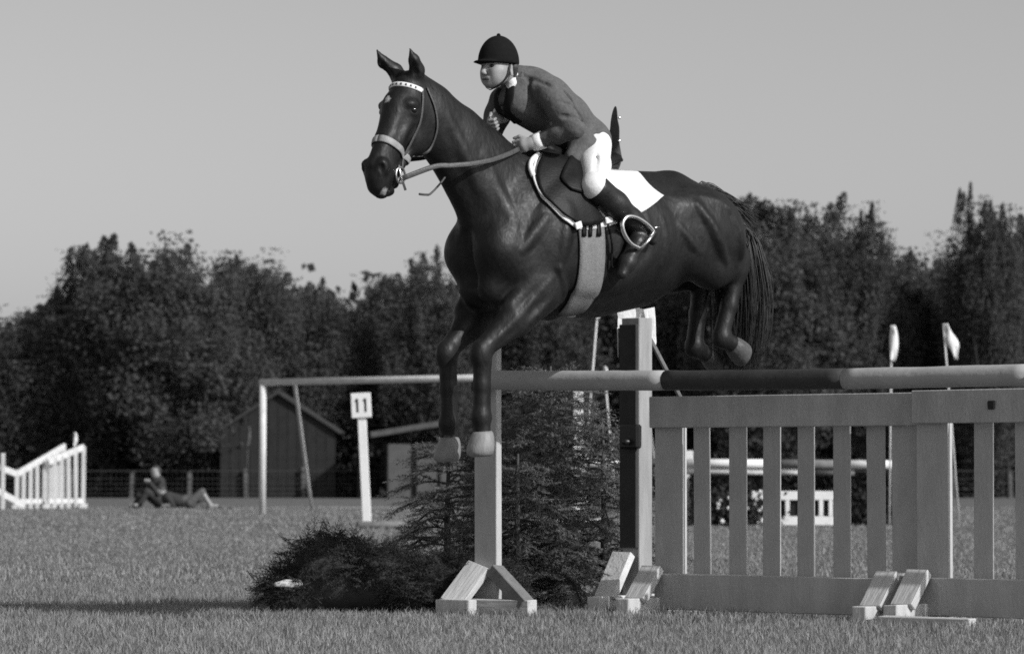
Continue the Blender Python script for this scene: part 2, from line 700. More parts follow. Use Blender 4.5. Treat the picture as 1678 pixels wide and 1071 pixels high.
def build_trees():
    crowns = []
    for i in range(7):
        crowns.append(crown_mesh(2.6 + .25 * (i % 3), 6.6, .6, 360, 210, .064, 13 + 3 * (i % 4), sp_h=.7 + .15 * (i % 3), lobes=5 + i % 3))
    tops = []
    for c in crowns:
        c.materials.append(M('leaf'))
        z = np.empty(len(c.vertices) * 3, np.float32)
        c.vertices.foreach_get('co', z)
        tops.append(float(np.quantile(z[2::3], .9985)))
    trunks = [trunk_mesh(5.5, .16 + .03 * i, 5 + i) for i in range(3)]
    for t in trunks:
        t.materials.append(M('bark'))
    # (px of the trunk, px row of the top, depth, width factor, label)
    rows = [
        (-70, 575, 112, 0.9, 'bushy tree cut by the left edge of the picture, behind the white picket wings'),
        (15, 530, 108, 0.85, 'low dark tree at the far left, above the white picket wings'),
        (85, 480, 112, 0.8, 'dark tree on the rising treeline between the picket wings and the peaked tree'),
        (150, 408, 108, 0.75, 'peaked tree with upright shoots left of the broad rounded crown'),
        (225, 445, 113, 0.8, 'narrow tree in the dip left of the broad rounded crown'),
        (300, 395, 107, 1.1, 'broad rounded tree, highest crown on the left half, above the sitting spectators'),
        (385, 425, 112, 0.8, 'tree with a small pointed top right of the broad rounded crown'),
        (440, 438, 109, 0.8, 'tree directly above the left goal post'),
        (505, 462, 112, 0.8, 'tree with thin see-through shoots above the goal net stay'),
        (560, 492, 109, 0.75, 'lower tree above the number board'),
        (640, 455, 111, 0.7, 'tree with a square clump of leaves left of the chest of the horse'),
        (715, 416, 107, 0.6, 'tall tree whose spire stands against the chest of the horse'),
        (800, 440, 111, 0.9, 'tree hidden behind the chest and forelegs of the horse'),
        (890, 450, 108, 0.9, 'tree behind the girth and belly of the horse'),
        (990, 430, 112, 0.9, 'tree seen under the belly of the horse beside the topped post'),
        (1085, 400, 109, 0.9, 'tree showing in the gap between the belly and the hind legs of the horse'),
        (1180, 370, 112, 0.9, 'tree behind the hindquarters of the horse'),
        (1250, 328, 106, .98, 'tall tree with a row of upright shoots just behind the tail of the horse'),
        (1335, 334, 110, .95, 'wide tree with several spires right of the tail'),
        (1412, 345, 107, .52, 'tree with one shoot leaning right above the dark pole band'),
        (1490, 418, 111, .8, 'lower tree in the skyline dip above the two white flags'),
        (1545, 412, 114, .7, 'tree filling the dip beside the tall right-hand trees'),
        (1612, 312, 105, .50, 'tall open tree with sky showing through, first right of the skyline dip'),
        (1690, 312, 107, .85, 'tall tree cut by the right edge of the picture'),
        (1760, 330, 110, 0.9, 'tree just outside the right edge, its boughs reaching in'),
    ]
    for i, (px, top, Y, wf, lab) in enumerate(rows):
        g = ground_at(px, Y)
        ht = at(px, top, Y).z
        t = empty('deciduous_tree', g, random.uniform(0, 6.28), lab, 'tree', 'trees along the edge of the field')
        k = ht / tops[i % 7]
        c = obj('crown', crowns[i % 7], None, t)
        c.scale = (wf * 1.0, wf * 1.0, k)
        tr = obj('trunk', trunks[i % 3], None, t)
        tr.scale = (1, 1, k)
    # a darker wood behind and shrubs at the feet of the trees, too dense to count
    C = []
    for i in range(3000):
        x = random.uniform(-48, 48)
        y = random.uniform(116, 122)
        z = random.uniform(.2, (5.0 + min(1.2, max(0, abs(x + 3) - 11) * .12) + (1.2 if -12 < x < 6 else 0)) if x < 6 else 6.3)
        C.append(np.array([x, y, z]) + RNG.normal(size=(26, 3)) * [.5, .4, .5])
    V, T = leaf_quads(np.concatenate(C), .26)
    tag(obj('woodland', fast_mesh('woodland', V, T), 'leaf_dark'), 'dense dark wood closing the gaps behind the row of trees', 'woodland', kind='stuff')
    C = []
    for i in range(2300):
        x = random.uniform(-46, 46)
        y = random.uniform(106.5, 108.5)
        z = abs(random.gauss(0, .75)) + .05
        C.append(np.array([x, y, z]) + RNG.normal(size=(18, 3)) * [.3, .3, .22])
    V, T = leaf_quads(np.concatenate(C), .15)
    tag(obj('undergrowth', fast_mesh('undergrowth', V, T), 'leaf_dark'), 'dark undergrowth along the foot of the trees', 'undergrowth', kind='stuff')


def build_far_field():
    # wire fence in front of the trees
    Y = 104.5
    f = empty('wire_fence', ground_at(500, Y), 0, 'low wire mesh fence on grey posts in front of the trees', 'fence')
    base = f.location
    pm = box_mesh(.13, .13, .86, .01, base=True)
    pm.materials.append(M('shed_panel'))
    for px in (30, 120, 215, 310, 403, 497, 590, 690, 790, 890, 985, 1080, 1180, 1275, 1370, 1465, 1560, 1655):
        o = obj('post', pm, None, f)
        o.location = ground_at(px, Y) - base
        o.scale.z = random.uniform(.93, 1.06)
        o.rotation_euler = (random.uniform(-.03, .03), random.uniform(-.04, .04), random.uniform(0, .4))
    V, Tq = [], []
    def wire(a, b, r):
        k = len(V)
        for p in (a, b):
            V.extend([(p[0], p[1] - r, p[2] - r), (p[0], p[1] + r, p[2] - r), (p[0], p[1], p[2] + r)])
        Tq.extend([(k, k + 1, k + 4, k + 3), (k + 1, k + 2, k + 5, k + 4), (k + 2, k, k + 3, k + 5)])
    x0, x1 = -18.0, 18.0
    for z in (.12, .27, .42, .57, .80):
        wire((x0, Y - .09, z), (x1, Y - .09, z), .006 if z < .7 else .012)
    x = x0
    while x < x1:
        k = len(V)
        r = .004
        V.extend([(x - r, Y - .09, .1), (x + r, Y - .09, .1), (x + r, Y - .09, .8), (x - r, Y - .09, .8)])
        Tq.append((k, k + 1, k + 2, k + 3))
        x += .15
    me = pyd('wire_mesh', [Vector(v) - base for v in V], Tq)
    obj('wire_mesh', me, 'wire', f)

    # painted pitch lines and worn strips: thin sheets on the turf
    def strip(px0, px1, Y0, Y1, m):
        a, b, c, d = ground_at(px0, Y0), ground_at(px1, Y0), ground_at(px1 + 4, Y1), ground_at(px0 + 4, Y1)
        me = pyd('pitch_line', [v + Vector((0, 0, .018)) for v in (a, b, c, d)], [(0, 1, 2, 3)])
        tag(obj('pitch_line', me, m), 'chalked goal line on the turf', 'line marking', kind='structure')
    strip(300, 470, 60.5, 60.95, 'chalk')
    strip(520, 700, 74, 76.5, 'chalk')

    # football goal
    Y = 64.2
    g = empty('football_goal', ground_at(430, Y), 0, 'white football goal without a net, number board in front of its opening', 'goal')
    b = g.location
    def T(px, py, Yy):
        return at(px, py, Yy) - b
    gp = ground_at(430, Y) - b
    obj('goal_post', tube_mesh([gp, T(431, 622, Y)], .062, 14), 'white_weathered', g)
    p1 = ground_at(1030, 61.5) - b
    obj('goal_post', tube_mesh([p1, T(1027, 611, 61.5)], .062, 14), 'white_weathered', g)
    obj('crossbar', tube_mesh([T(426, 626, Y), T(1032, 614, 61.5)], .060, 14), 'white_weathered', g)
    for (px, yy, bx, by, Y2) in ((483, 630, 511, 836, 71.2), (1050, 618, 1085, 836, 68.5)):
        a = T(px, yy, Y if px < 800 else 61.6)
        e = at(bx, by, Y2) - b
        e.z = 0
        mid = a.lerp(e, .06)
        obj('back_stay', tube_mesh(spline([a + Vector((-.12, -.15, .02)), a, mid, e], 5), .032, 8), 'white_weathered', g)

    # number board
    Y = 50.2
    s = empty('number_sign', ground_at(602, Y), 0, 'white post with a square board reading 11', 'sign')
    b = s.location
    top = at(593, 683, Y) - b
    obj('post', box_mesh(.125, .05, 1, .006, base=True), 'white_paint', s)
    o = s.children[0]
    o.scale.z = top.length
    o.rotation_euler = Vector((0, 0, 1)).rotation_difference(top.normalized()).to_euler()
    bd = board('board', s, at(592, 664, Y) - b + Vector((0, -.05, 0)), (.285, .02, .355), 'white_paint', (0, rad(-3), 0), .008)
    for dx in (-.055, .06):
        bm = bmesh.new()
        pts = [(-.017, -.098), (.017, -.098), (.017, .098), (-.013, .098), (-.038, .066), (-.027, .052), (-.017, .064)]
        vs = [bm.verts.new((x + dx, -.0115, z)) for x, z in pts]
        f_ = bm.faces.new(vs)
        r = bmesh.ops.extrude_face_region(bm, geom=[f_])
        for v in [e for e in r['geom'] if isinstance(e, bmesh.types.BMVert)]:
            v.co.y += .004
        obj('digit', bm_mesh(bm, 'digit'), 'black', bd)
    # pole lying on the turf by the number board
    p = obj('ground_pole', tube_mesh([ground_at(586, 48.8) + Vector((0, 0, .055)), ground_at(700, 49.4) + Vector((0, 0, .055))], .05, 10), 'old_wood')
    tag(p, 'pale pole lying in the grass at the foot of the number board', 'pole')

    # sheds at the edge of the trees
    Y = 103.0
    sh = empty('timber_shed', ground_at(640, Y), 0, 'open-fronted shed with a pale lean-to roof and two pale door panels', 'shed')
    b = sh.location
    a0, a1 = at(608, 712, Y) - b, at(745, 690, Y) - b
    beam('roof', sh, a0 + Vector((0, 1.2, 0)), a1 + Vector((0, 1.2, 0)), 3.2, .16, 'roof')
    zt = at(640, 727, Y).z
    for px0, px1 in ((636, 673), (683, 716), (722, 760)):
        x0, x1 = ground_at(px0, Y).x - b.x, ground_at(px1, Y).x - b.x
        board('door_panel', sh, ((x0 + x1) / 2, -.1, zt / 2), (x1 - x0, .06, zt), 'shed_panel')
    x0, x1 = ground_at(632, Y).x - b.x, ground_at(762, Y).x - b.x
    board('wall', sh, ((x0 + x1) / 2, .9, .75), (x1 - x0, 1.8, 1.5), 'dark_wood')
    bn = empty('barn', ground_at(440, Y + 1.6), 0, 'dark boarded barn gable half hidden by the trees behind the goal post', 'barn')
    b = bn.location
    xa, xb = ground_at(361, Y + 1.6).x - b.x, ground_at(550, Y + 1.6).x - b.x
    ze, zp = at(361, 706, Y + 1.6).z, at(450, 645, Y + 1.6).z
    xm = (xa + xb) / 2
    n = 12
    for i in range(n):
        u0, u1 = i / n, (i + 1) / n
        x0, x1 = xa + (xb - xa) * u0, xa + (xb - xa) * u1 - .015
        zz = lambda x: ze + (zp - ze) * (1 - abs(x - xm) / (xb - xm))
        bm = bmesh.new()
        q = [(x0, 0, 0), (x1, 0, 0), (x1, 0, zz(x1)), (x0, 0, zz(x0))]
        dy = random.uniform(0, .02)
        vs = [bm.verts.new((x, y - dy, z)) for x, y, z in q] + [bm.verts.new((x, .05 - dy, z)) for x, y, z in q]
        for f_ in ((0, 1, 2, 3), (7, 6, 5, 4), (0, 4, 5, 1), (1, 5, 6, 2), (2, 6, 7, 3), (3, 7, 4, 0)):
            bm.faces.new([vs[k] for k in f_])
        obj('wall_board', bm_mesh(bm, 'wall_board'), 'shed_board', bn)
    for sx in (-1, 1):
        xe = xa if sx < 0 else xb
        beam('roof_slope', bn, (xe + sx * .15, 1.2, ze - .05), (xm, 1.2, zp + .05), 2.7, .08, 'dark_wood')

    # two picket wings at the left
    wing_lab = ['sloping white picket wing with the lower rail, nearer the left edge',
                'sloping white picket wing with the higher right end beside the small flag']
    for wi, (pa, ya, pb, yb, Ya, Yb, ns) in enumerate(((28, 776, 106, 731, 73.5, 75.5, 8), (78, 757, 137, 732, 74.5, 75.5, 6))):
        wg = empty('picket_wing', ground_at((pa + pb) / 2, (Ya + Yb) / 2), 0, wing_lab[wi], 'jump wing', 'white picket wings of the far jump')
        b = wg.location
        A, B = at(pa, ya, Ya) - b, at(pb, yb, Yb) - b
        beam('top_rail', wg, A, B, .05, .13, 'white_weathered')
        A2, B2 = Vector((A.x, A.y, .16)), Vector((B.x, B.y, .16))
        beam('bottom_rail', wg, A2, B2, .04, .1, 'white_weathered')
        for i in range(ns):
            t = i / (ns - 1)
            p = A.lerp(B, t)
            board('picket', wg, (p.x, p.y - .05, 0), (.085, .025, p.z + random.uniform(-.01, .05)), 'white_weathered', (0, random.uniform(-.01, .01), 0), .004, base=True)
        board('foot', wg, (A.x, A.y, .05), (.09, .8, .09), 'white_weathered')
        board('foot', wg, (B.x, B.y, .05), (.09, .8, .09), 'white_weathered')
    lo = empty('low_wing', ground_at(10, 73), 0, 'white slanted rails of a low wing at the very left edge', 'jump wing')
    b = lo.location
    beam('rail', lo, at(-25, 757, 73) - b, at(28, 776, 73.3) - b, .05, .13, 'white_weathered')
    beam('rail', lo, at(-20, 795, 73) - b, at(40, 828, 73.3) - b, .05, .13, 'white_weathered')
    for px, yt in ((-14, 760), (5, 742)):
        p0, p1 = ground_at(px, 73.1) - b, at(px, yt, 73.1) - b
        board('post', lo, p0, (.08, .05, p1.z), 'white_weathered', base=True)
    # rails behind the wings
    for (px, top, Y, sz, lab, sway) in ((122, 708, 74, .30, 'tiny white pennant on the right end of the picket wings', -.12),):
        marker_flag(px, 833, top, Y, .3, lab, .05)


def marker_flag(px, pyb, top, Y, length, lab, width, wavy=0.0, pole_px_top=None, mc='white_cloth', mp='white_weathered'):
    """thin pole with a white flag hanging limp along it"""
    f = empty('marker_flag', ground_at(px, Y), 0, lab, 'flag', 'small flags marking the far jumps')
    b = f.location
    t = at(pole_px_top if pole_px_top else px, top, Y) - b
    obj('pole', tube_mesh([(0, 0, 0), t], .013, 6), mp, f)
    V, T = [], []
    n = 12
    d = -t.normalized()
    for i in range(n + 1):
        u = i / n
        wd = width * math.sin(math.pi * min(.9, .08 + u * .85)) ** .7 + .015
        for k, s in enumerate((-.25, .15, .6, 1.0)):
            x = s * wd + wavy * u * .12 + math.sin(u * 9 + k) * wavy * .02
            p = t + d * (u * length) + Vector((x, -.02 + .03 * math.sin(k * 2 + u * 5), 0))
            V.append(p)
    for i in range(n):
        for k in range(3):
            a = i * 4 + k
            T.append((a, a + 1, a + 5, a + 4))
    o = obj('flag_cloth', pyd('flag_cloth', V, T), mc, f, smooth=True)
    md = o.modifiers.new('thick', 'SOLIDIFY')
    md.thickness = .004
    return f


def twig_proto(L=.2, n=44, nl=.022, seed=0):
    r = np.random.default_rng(seed)
    V, T = [], []
    # stem
    V += [(0, -.002, 0), (0, .002, 0), (L, 0, 0.0)]
    T.append((0, 1, 2))
    for i in range(n):
        u = (i + .5) / n
        a = r.random() * 6.283
        base = np.array([u * L, 0, 0])
        d = np.array([.62, math.cos(a), math.sin(a)])
        d /= np.linalg.norm(d)
        ln = nl * (.8 + .5 * r.random()) * (1 - .35 * u)
        s = np.cross(d, [1, .3, .2])
        s = s / np.linalg.norm(s) * .0022
        k = len(V)
        V += [base - s, base + s, base + d * ln]
        T.append((k, k + 1, k + 2))
    # side twiglets
    for i in range(5):
        u = .2 + .6 * i / 5
        sg = 1 if i % 2 else -1
        b0 = np.array([u * L, 0, 0])
        dd = np.array([.75, sg * .65, r.normal() * .1])
        dd /= np.linalg.norm(dd)
        LL = L * .42 * (1 - u * .5)
        for j in range(12):
            q = b0 + dd * LL * (j + .5) / 12
            d = dd * .6 + r.normal(size=3) * .7
            d /= np.linalg.norm(d)
            s = np.cross(d, dd + .1)
            s = s / (np.linalg.norm(s) + 1e-9) * .0022
            k = len(V)
            V += [q - s, q + s, q + d * nl * .9]
            T.append((k, k + 1, k + 2))
    return np.array([np.array(v, float) for v in V]), np.array(T)


TWIGS = [twig_proto(seed=i) for i in range(5)]


def place_twigs(P, D, scale):
    """merge twigs at P pointing along D"""
    Vs, Ts, k = [], [], 0
    for i in range(len(P)):
        tv, tt = TWIGS[i % 5]
        x = D[i] / (np.linalg.norm(D[i]) + 1e-9)
        r = RNG.normal(size=3) * .35 + np.array([0, 0, 1])
        y = np.cross(r, x)
        y /= np.linalg.norm(y) + 1e-9
        z = np.cross(x, y)
        Vs.append(P[i] + (tv @ np.stack([x, y, z])) * scale[i])
        Ts.append(tt + k)
        k += len(tv)
    return np.concatenate(Vs), np.concatenate(Ts)


def spruce(name, base, H, R, nb, lab, droop=.3, seed=1):
    rnd = random.Random(seed)
    t = empty(name, base, rnd.uniform(0, 6), lab, 'spruce tree', 'cut spruces dressing the jump')
    obj('trunk', tube_mesh([(0, 0, 0), (.01, 0, H * .5), (0, .01, H)], [.03, .02, .006], 8), 'bark', t)
    P, D, S, bt = [], [], [], []
    for i in range(nb):
        u = (i + rnd.random()) / nb
        z = H * (.06 + .92 * u)
        L = R * (1 - u) ** .8 * rnd.uniform(.75, 1.1) + .08
        a = i * 2.4 + rnd.uniform(-.3, .3)
        out = np.array([math.cos(a), math.sin(a), 0])
        side = np.array([-math.sin(a), math.cos(a), 0])
        pts = []
        m = max(3, int(L / .06))
        for j in range(m + 1):
            v = j / m
            p = np.array([0, 0, z]) + out * L * v + np.array([0, 0, (.18 * v - droop * v * v * (1 - .6 * u)) * L * 1.5])
            p[2] = max(p[2], .03)
            pts.append(p)
        bt.append(pts)
        for j in range(1, m + 1):
            d = pts[j] - pts[j - 1]
            d /= np.linalg.norm(d)
            sc = 1.0 - .35 * (j / m)
            for sg in (-1, 1):
                P.append(pts[j]); D.append(d * .7 + side * sg * .8 + np.array([0, 0, rnd.uniform(-.35, .15)])); S.append(sc * rnd.uniform(.8, 1.3))
            if rnd.random() < .6:
                P.append(pts[j]); D.append(d + np.array([0, 0, rnd.uniform(-.7, .5)])); S.append(sc)
        P.append(pts[-1]); D.append(d); S.append(.9)
    V, T = place_twigs(np.array(P), np.array(D), S)
    obj('foliage', fast_mesh('foliage', V, T), 'needle', t)
    bm = bmesh.new()
    for pts in bt:
        for a, b in zip(pts, pts[1:]):
            r = .006
            q = [bm.verts.new(Vector(a) + Vector(o)) for o in ((0, 0, r), (r, -r, -r), (-r, r, -r))]
            s = [bm.verts.new(Vector(b) + Vector(o)) for o in ((0, 0, r * .8), (r * .8, -r * .8, -r * .8), (-r * .8, r * .8, -r * .8))]
            for k in range(3):
                bm.faces.new((q[k], q[(k + 1) % 3], s[(k + 1) % 3], s[k]))
    o = obj('boughs', bm_mesh(bm, 'boughs'), 'bark', t)
    o['kind'] = 'stuff'
    return t


def brush_heap(base, lobes, n, lab, seed):
    """heap of cut brush: twigs around an added lumpy core that blocks light"""
    rnd = random.Random(seed)
    t = empty('brush_heap', base, 0, lab, 'brush heap', 'heaps of cut brush at the foot of the jump')
    F = Field((-1.0, -.6, -.1), (1.0, .6, .6), .025)
    for c, r in lobes:
        F.ell(c, (r[0] * .80, r[1] * .80, r[2] * .80), .08)
    obj('light_block_core', F.mesh('light_block_core'), 'needle_dry', t)  # added solid core, keeps light from passing through the twigs
    P, D, S = [], [], []
    for i in range(n):
        c, r = rnd.choice(lobes)
        v = np.array([rnd.gauss(0, 1), rnd.gauss(0, 1), abs(rnd.gauss(0, 1))])
        v /= np.linalg.norm(v)
        q = rnd.uniform(.78, 1.0)
        p = np.array(c) + v * np.array(r) * q
        if p[2] < 0:
            continue
        tan = np.array([rnd.gauss(0, 1), rnd.gauss(0, .6), rnd.gauss(-.15, .5)])
        P.append(p); D.append(v * .10 + tan * .6); S.append(rnd.uniform(.35, .75))
    V, T = place_twigs(np.array(P), np.array(D), S)
    V[:, 2] = np.maximum(V[:, 2], .004)
    obj('twigs', fast_mesh('twigs', V, T), 'needle_dry', t)
    return t


build_ground()
build_trees()
build_far_field()

# ================================================================== THE FAR JUMP seen through the gate
def far_jump():
    Y = 52.0
    def G(px):
        return ground_at(px, Y)
    def pole(px0, px1, py0, py1, bands, lab, Yo):
        p = empty('jump_pole', at(px0, py0, Yo), 0, lab, 'pole', 'poles of the far jump')
        b = p.location
        A, B = at(px0, py0, Yo), at(px1, py1, Yo)
        cuts = [px0] + [c for c, _ in bands[1:]] + [px1]
        for (c0, m), c1 in zip(bands, cuts[1:]):
            u0, u1 = (c0 - px0) / (px1 - px0), (c1 - px0) / (px1 - px0)
            obj('painted_band', tube_mesh([A.lerp(B, u0) - b, A.lerp(B, u1 - .0005) - b], .065, 12), m, p)
    pole(925, 1480, 757, 761, [(925, 'white_paint'), (1015, 'pole_dark'), (1110, 'white_paint'), (1268, 'old_wood'), (1378, 'white_paint')],
         'upper white banded pole of the far jump, seen through the pickets', Y - .35)
    pole(1080, 1400, 769, 772, [(1080, 'white_weathered'), (1265, 'white_paint'), (1322, 'old_wood')],
         'lower banded pole of the far jump, seen through the pickets', Y - .28)
    def std(px, top, lab):
        s = empty('jump_standard', G(px), 0, lab, 'jump standard', 'white standards of the far jump')
        h = at(px, top, Y).z
        board('post', s, (0, 0, 0), (.14, .1, h), 'white_paint', base=True)
        board('foot', s, (0, 0, .045), (.7, .09, .09), 'white_weathered')
        board('foot', s, (0, -.35, .045), (.09, .6, .09), 'white_weathered')
        beam('strut', s, (.3, 0, .08), (.05, 0, .5), .07, .04, 'white_weathered')
    std(948, 634, 'white standard of the far jump behind the spruce')
    std(1128, 738, 'short white standard of the far jump behind the first picket')
    # slotted white box
    bx = empty('slotted_box', ground_at(1320, Y - .7), 0, 'low white slotted panel standing under the far jump', 'jump filler')
    b = bx.location
    h0, h1 = at(1320, 861, Y - .7).z - .0, at(1320, 804, Y - .7).z
    X = lambda px: ground_at(px, Y - .7).x - b.x
    x0, x1 = X(1232), X(1366)
    for z, hh_ in ((h1 - .065, .13), (.075, .13)):
        board('rail', bx, ((x0 + x1) / 2, 0, z), (x1 - x0, .04, hh_), 'white_paint')
    for px in (1236, 1290, 1316, 1345, 1361):
        board('slat', bx, (X(px), -.002, (.142 + h1 - .132) / 2), (.062, .035, h1 - .274), 'white_paint')
    board('backing', bx, ((x0 + x1) / 2, .06, h1 / 2), (x1 - x0 - .02, .03, h1 - .04), 'black')
    # brush fence
    bf = empty('brush_fence', G(1290), 0, 'dark clipped brush filling the far jump below its poles', 'brush fence')
    b = bf.location
    x0, x1 = G(1130).x - b.x, G(1480).x - b.x
    n = 9000
    C = np.stack([RNG.uniform(x0, x1, n), RNG.uniform(-.25, .25, n), RNG.random(n) ** .8 * .74], 1)
    V, T = leaf_quads(C, .05)
    obj('brush', fast_mesh('brush', V, T), 'leaf_dark', bf)
    board('frame', bf, ((x0 + x1) / 2, 0, .3), (x1 - x0 - .05, .3, .56), 'dark_wood')
    # white flowers in front of it
    fl = empty('flower_bush', ground_at(1195, Y - .8), 0, 'dark bush with white blooms beside the slotted panel', 'flowers')
    n = 2500
    C = np.stack([RNG.normal(0, .3, n), RNG.normal(0, .1, n), np.abs(RNG.normal(.2, .13, n))], 1)
    V, T = leaf_quads(C, .035)
    obj('leaves', fast_mesh('leaves', V, T), 'leaf_dark', fl)
    bm = bmesh.new()
    for i in range(26):
        c = Vector((random.gauss(.12, .3), -.16 + random.uniform(-.05, .05), abs(random.gauss(.22, .15))))
        bmesh.ops.create_icosphere(bm, subdivisions=1, radius=random.uniform(.02, .05), matrix=Matrix.Translation(c) @ Euler((random.random(), random.random(), 0)).to_matrix().to_4x4())
    obj('blossoms', bm_mesh(bm, 'blossoms'), 'white_paint', fl)
    marker_flag(1457, 850, 533, 50.5, .52, 'left of the two white flags right of the horse, hanging straight', .085, pole_px_top=1461)
    marker_flag(1572, 850, 530, 50.8, .52, 'right of the two white flags, its cloth curling to the right', .10, wavy=1.0, pole_px_top=1546)
    f = marker_flag(950, 850, 500, 49.5, .2, 'thin leaning flag pole rising behind the belly of the horse', .03, pole_px_top=980)
    f = marker_flag(1012, 850, 600, 49.0, .2, 'thin pole leaning left, half hidden by the spruce and the pole', .03, pole_px_top=990)
    f = marker_flag(404, 815, 698, 99, .6, 'faint grey pennant on a stick left of the goal post', .06, pole_px_top=407, mc='shed_panel', mp='shed_panel')


far_jump()

# ================================================================== THE JUMP
U = Vector((math.cos(rad(40)), -math.sin(rad(40)), 0))     # along the jump, to the right and nearer
RZ = -rad(40)
VN = Vector((math.sin(rad(40)), math.cos(rad(40)), 0))     # away from the camera


def solve_t(G0, px):
    k = (px - CX) / FPX
    return (k * G0.y - G0.x) / (U.x - k * U.y)


def picket_gate(G0, length, pick, lab, bolt=None):
    g = empty('picket_gate', G0, RZ, lab, 'picket gate', 'pale picket gates of the jump')
    H = 1.215
    board('top_rail', g, (length / 2, -.045, H - .087), (length, .035, .174), 'pale_paint', jig=.003)
    board('bottom_rail', g, (length / 2, -.045, .125), (length - .06, .035, .20), 'pale_paint', jig=.003)
    for x in (.105, length - .11):
        board('end_post', g, (x, 0, .02), (.20, .04, H - .05), 'pale_paint', base=True, jig=.002)
    for x in pick:
        board('picket', g, (x, 0, .04), (.118 + random.uniform(-.006, .006), .006, H - .10), 'pale_paint', (0, random.uniform(-.006, .006), 0), base=True)
    if bolt:
        board('bolt_plate', g, (bolt, -.066, H - .085), (.045, .012, .045), 'iron')
    return g


G0 = ground_at(1075, 19.93)
L1 = solve_t(G0, 1518)
p1 = [solve_t(G0, p) for p in (1151, 1209, 1264, 1320, 1379, 1436)]
g1 = picket_gate(G0, L1, p1, 'pale picket gate beside the topped post, left of the two gates')
G1 = G0 + U * (L1 - .02) - VN * .055 + Vector((0, 0, .012))
g2 = picket_gate(G1, 1.95, [.41, .66, .91, 1.16, 1.41, 1.64], 'pale picket gate cut by the right edge, a dark bolt plate on its top rail', bolt=.50)


def strut_foot(parent, x, y, sides, m='raw_wood', h=.17, run=.21):
    """ground beam across the jump with slanting struts rising to the upright"""
    f = board('foot', parent, (x, y, .045), (.085, .66, .09), m, jig=.003)
    for sg in sides:
        beam('strut', f, (0, sg * run, .03), (0, sg * .05, h + .04), .05, .135, m, up=(1, 0, 0))
    return f


strut_foot(g1, .03, -.02, (-1, 1), 'raw_wood')
strut_foot(g1, L1 - .16, -.08, (-1, 1), 'raw_wood')
strut_foot(g2, .06, -.03, (-1, 1), 'raw_wood')
beam('ground_beam', g2, (.05, -.42, .012), (.62, -.44, .012), .07, .05, 'raw_wood')

# standard on the near-left end of the pole
A0 = ground_at(800, 19.75)
sa = empty('jump_standard', A0, rad(-38), 'flat pale standard under the forelegs, carrying the left end of the pole', 'jump standard', 'standards of the jump')
board('post', sa, (0, 0, .02), (.16, .05, 1.55), 'pale_paint', base=True, jig=.003)
board('foot', sa, (-.02, -.26, .045), (.21, .10, .09), 'raw_wood', (0, 0, rad(6)))
beam('foot', sa, (-.24, -.10, .045), (.36, -.06, .045), .09, .09, 'raw_wood')
beam('strut', sa, (-.085, -.22, .06), (-.02, -.05, .27), .15, .045, 'raw_wood', up=(0, 1, 0))
beam('strut', sa, (.33, -.07, .06), (.07, -.03, .25), .07, .09, 'old_wood', up=(0, 1, 0))
board('iron_block', sa, (.0, -.07, .80 + .47), (.10, .05, .05), 'iron')  # cup under the left end of the pole

# topped post standard with the white flag
B0 = ground_at(1044, 20.3)
zb = at(1049, 521, 20.3).z
sb = empty('jump_standard', B0, RZ, 'square wooden standard with one sunlit side, white flag behind its top', 'jump standard', 'standards of the jump')
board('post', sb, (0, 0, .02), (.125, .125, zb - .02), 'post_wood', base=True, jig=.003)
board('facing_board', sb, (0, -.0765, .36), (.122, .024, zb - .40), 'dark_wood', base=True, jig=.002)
ft = strut_foot(sb, -.02, -.05, (-1,), 'white_weathered', h=.24, run=.22)
beam('foot', sb, (-.45, 0, .045), (.42, 0, .045), .085, .09, 'raw_wood')
beam('strut', sb, (-.27, -.015, .07), (-.06, -.015, .27), .09, .05, 'raw_wood', up=(0, 1, 0))
Mi = (Matrix.Translation(B0) @ Matrix.Rotation(RZ, 4, 'Z')).inverted()
beam('brace', sb, Mi @ at(1064, 553, 20.35), Mi @ at(1118, 658, 20.4), .03, .02, 'old_wood')
iron_block = board('iron_block', sb, (0.03, -.10, .995), (.14, .05, .14), 'iron', bevel=.012)  # dark iron block set in for a dark blob of unclear origin
obj('pin', tube_mesh([(0, -.06, -.03), (0, .03, -.03)], .018, 8), 'iron', iron_block)
# the flag: a white cloth nailed behind the post top
pts = [(1007, 503), (1040, 502.5), (1055, 507), (1072, 503), (1074, 560), (1073, 574), (1060, 555), (1040, 535), (1014, 538), (1012, 520)]
bm = bmesh.new()
vs = []
for i, (px, py) in enumerate(pts):
    vs.append(bm.verts.new(Mi @ at(px, py, 20.42 + .012 * math.sin(i * 2.1)) - Vector((0, 0, 0))))
fc = bm.faces.new(vs)
bmesh.ops.triangulate(bm, faces=[fc])
bmesh.ops.subdivide_edges(bm, edges=bm.edges[:], cuts=2)
for v in bm.verts:
    v.co.y += .006 * math.sin(v.co.x * 60) + .006 * math.sin(v.co.z * 45)
fe = empty('flag', B0 + Vector((0, 0, 0)), RZ, 'white flag cloth nailed behind the top of the square standard', 'flag')
o = obj('flag_cloth', bm_mesh(bm, 'flag_cloth'), 'white_cloth', fe)
o.modifiers.new('thick', 'SOLIDIFY').thickness = .004
obj('flag_string', tube_mesh([Mi @ at(1012, 536, 20.40), Mi @ at(1013, 585, 20.40)], .003, 5), 'white_cloth', fe)

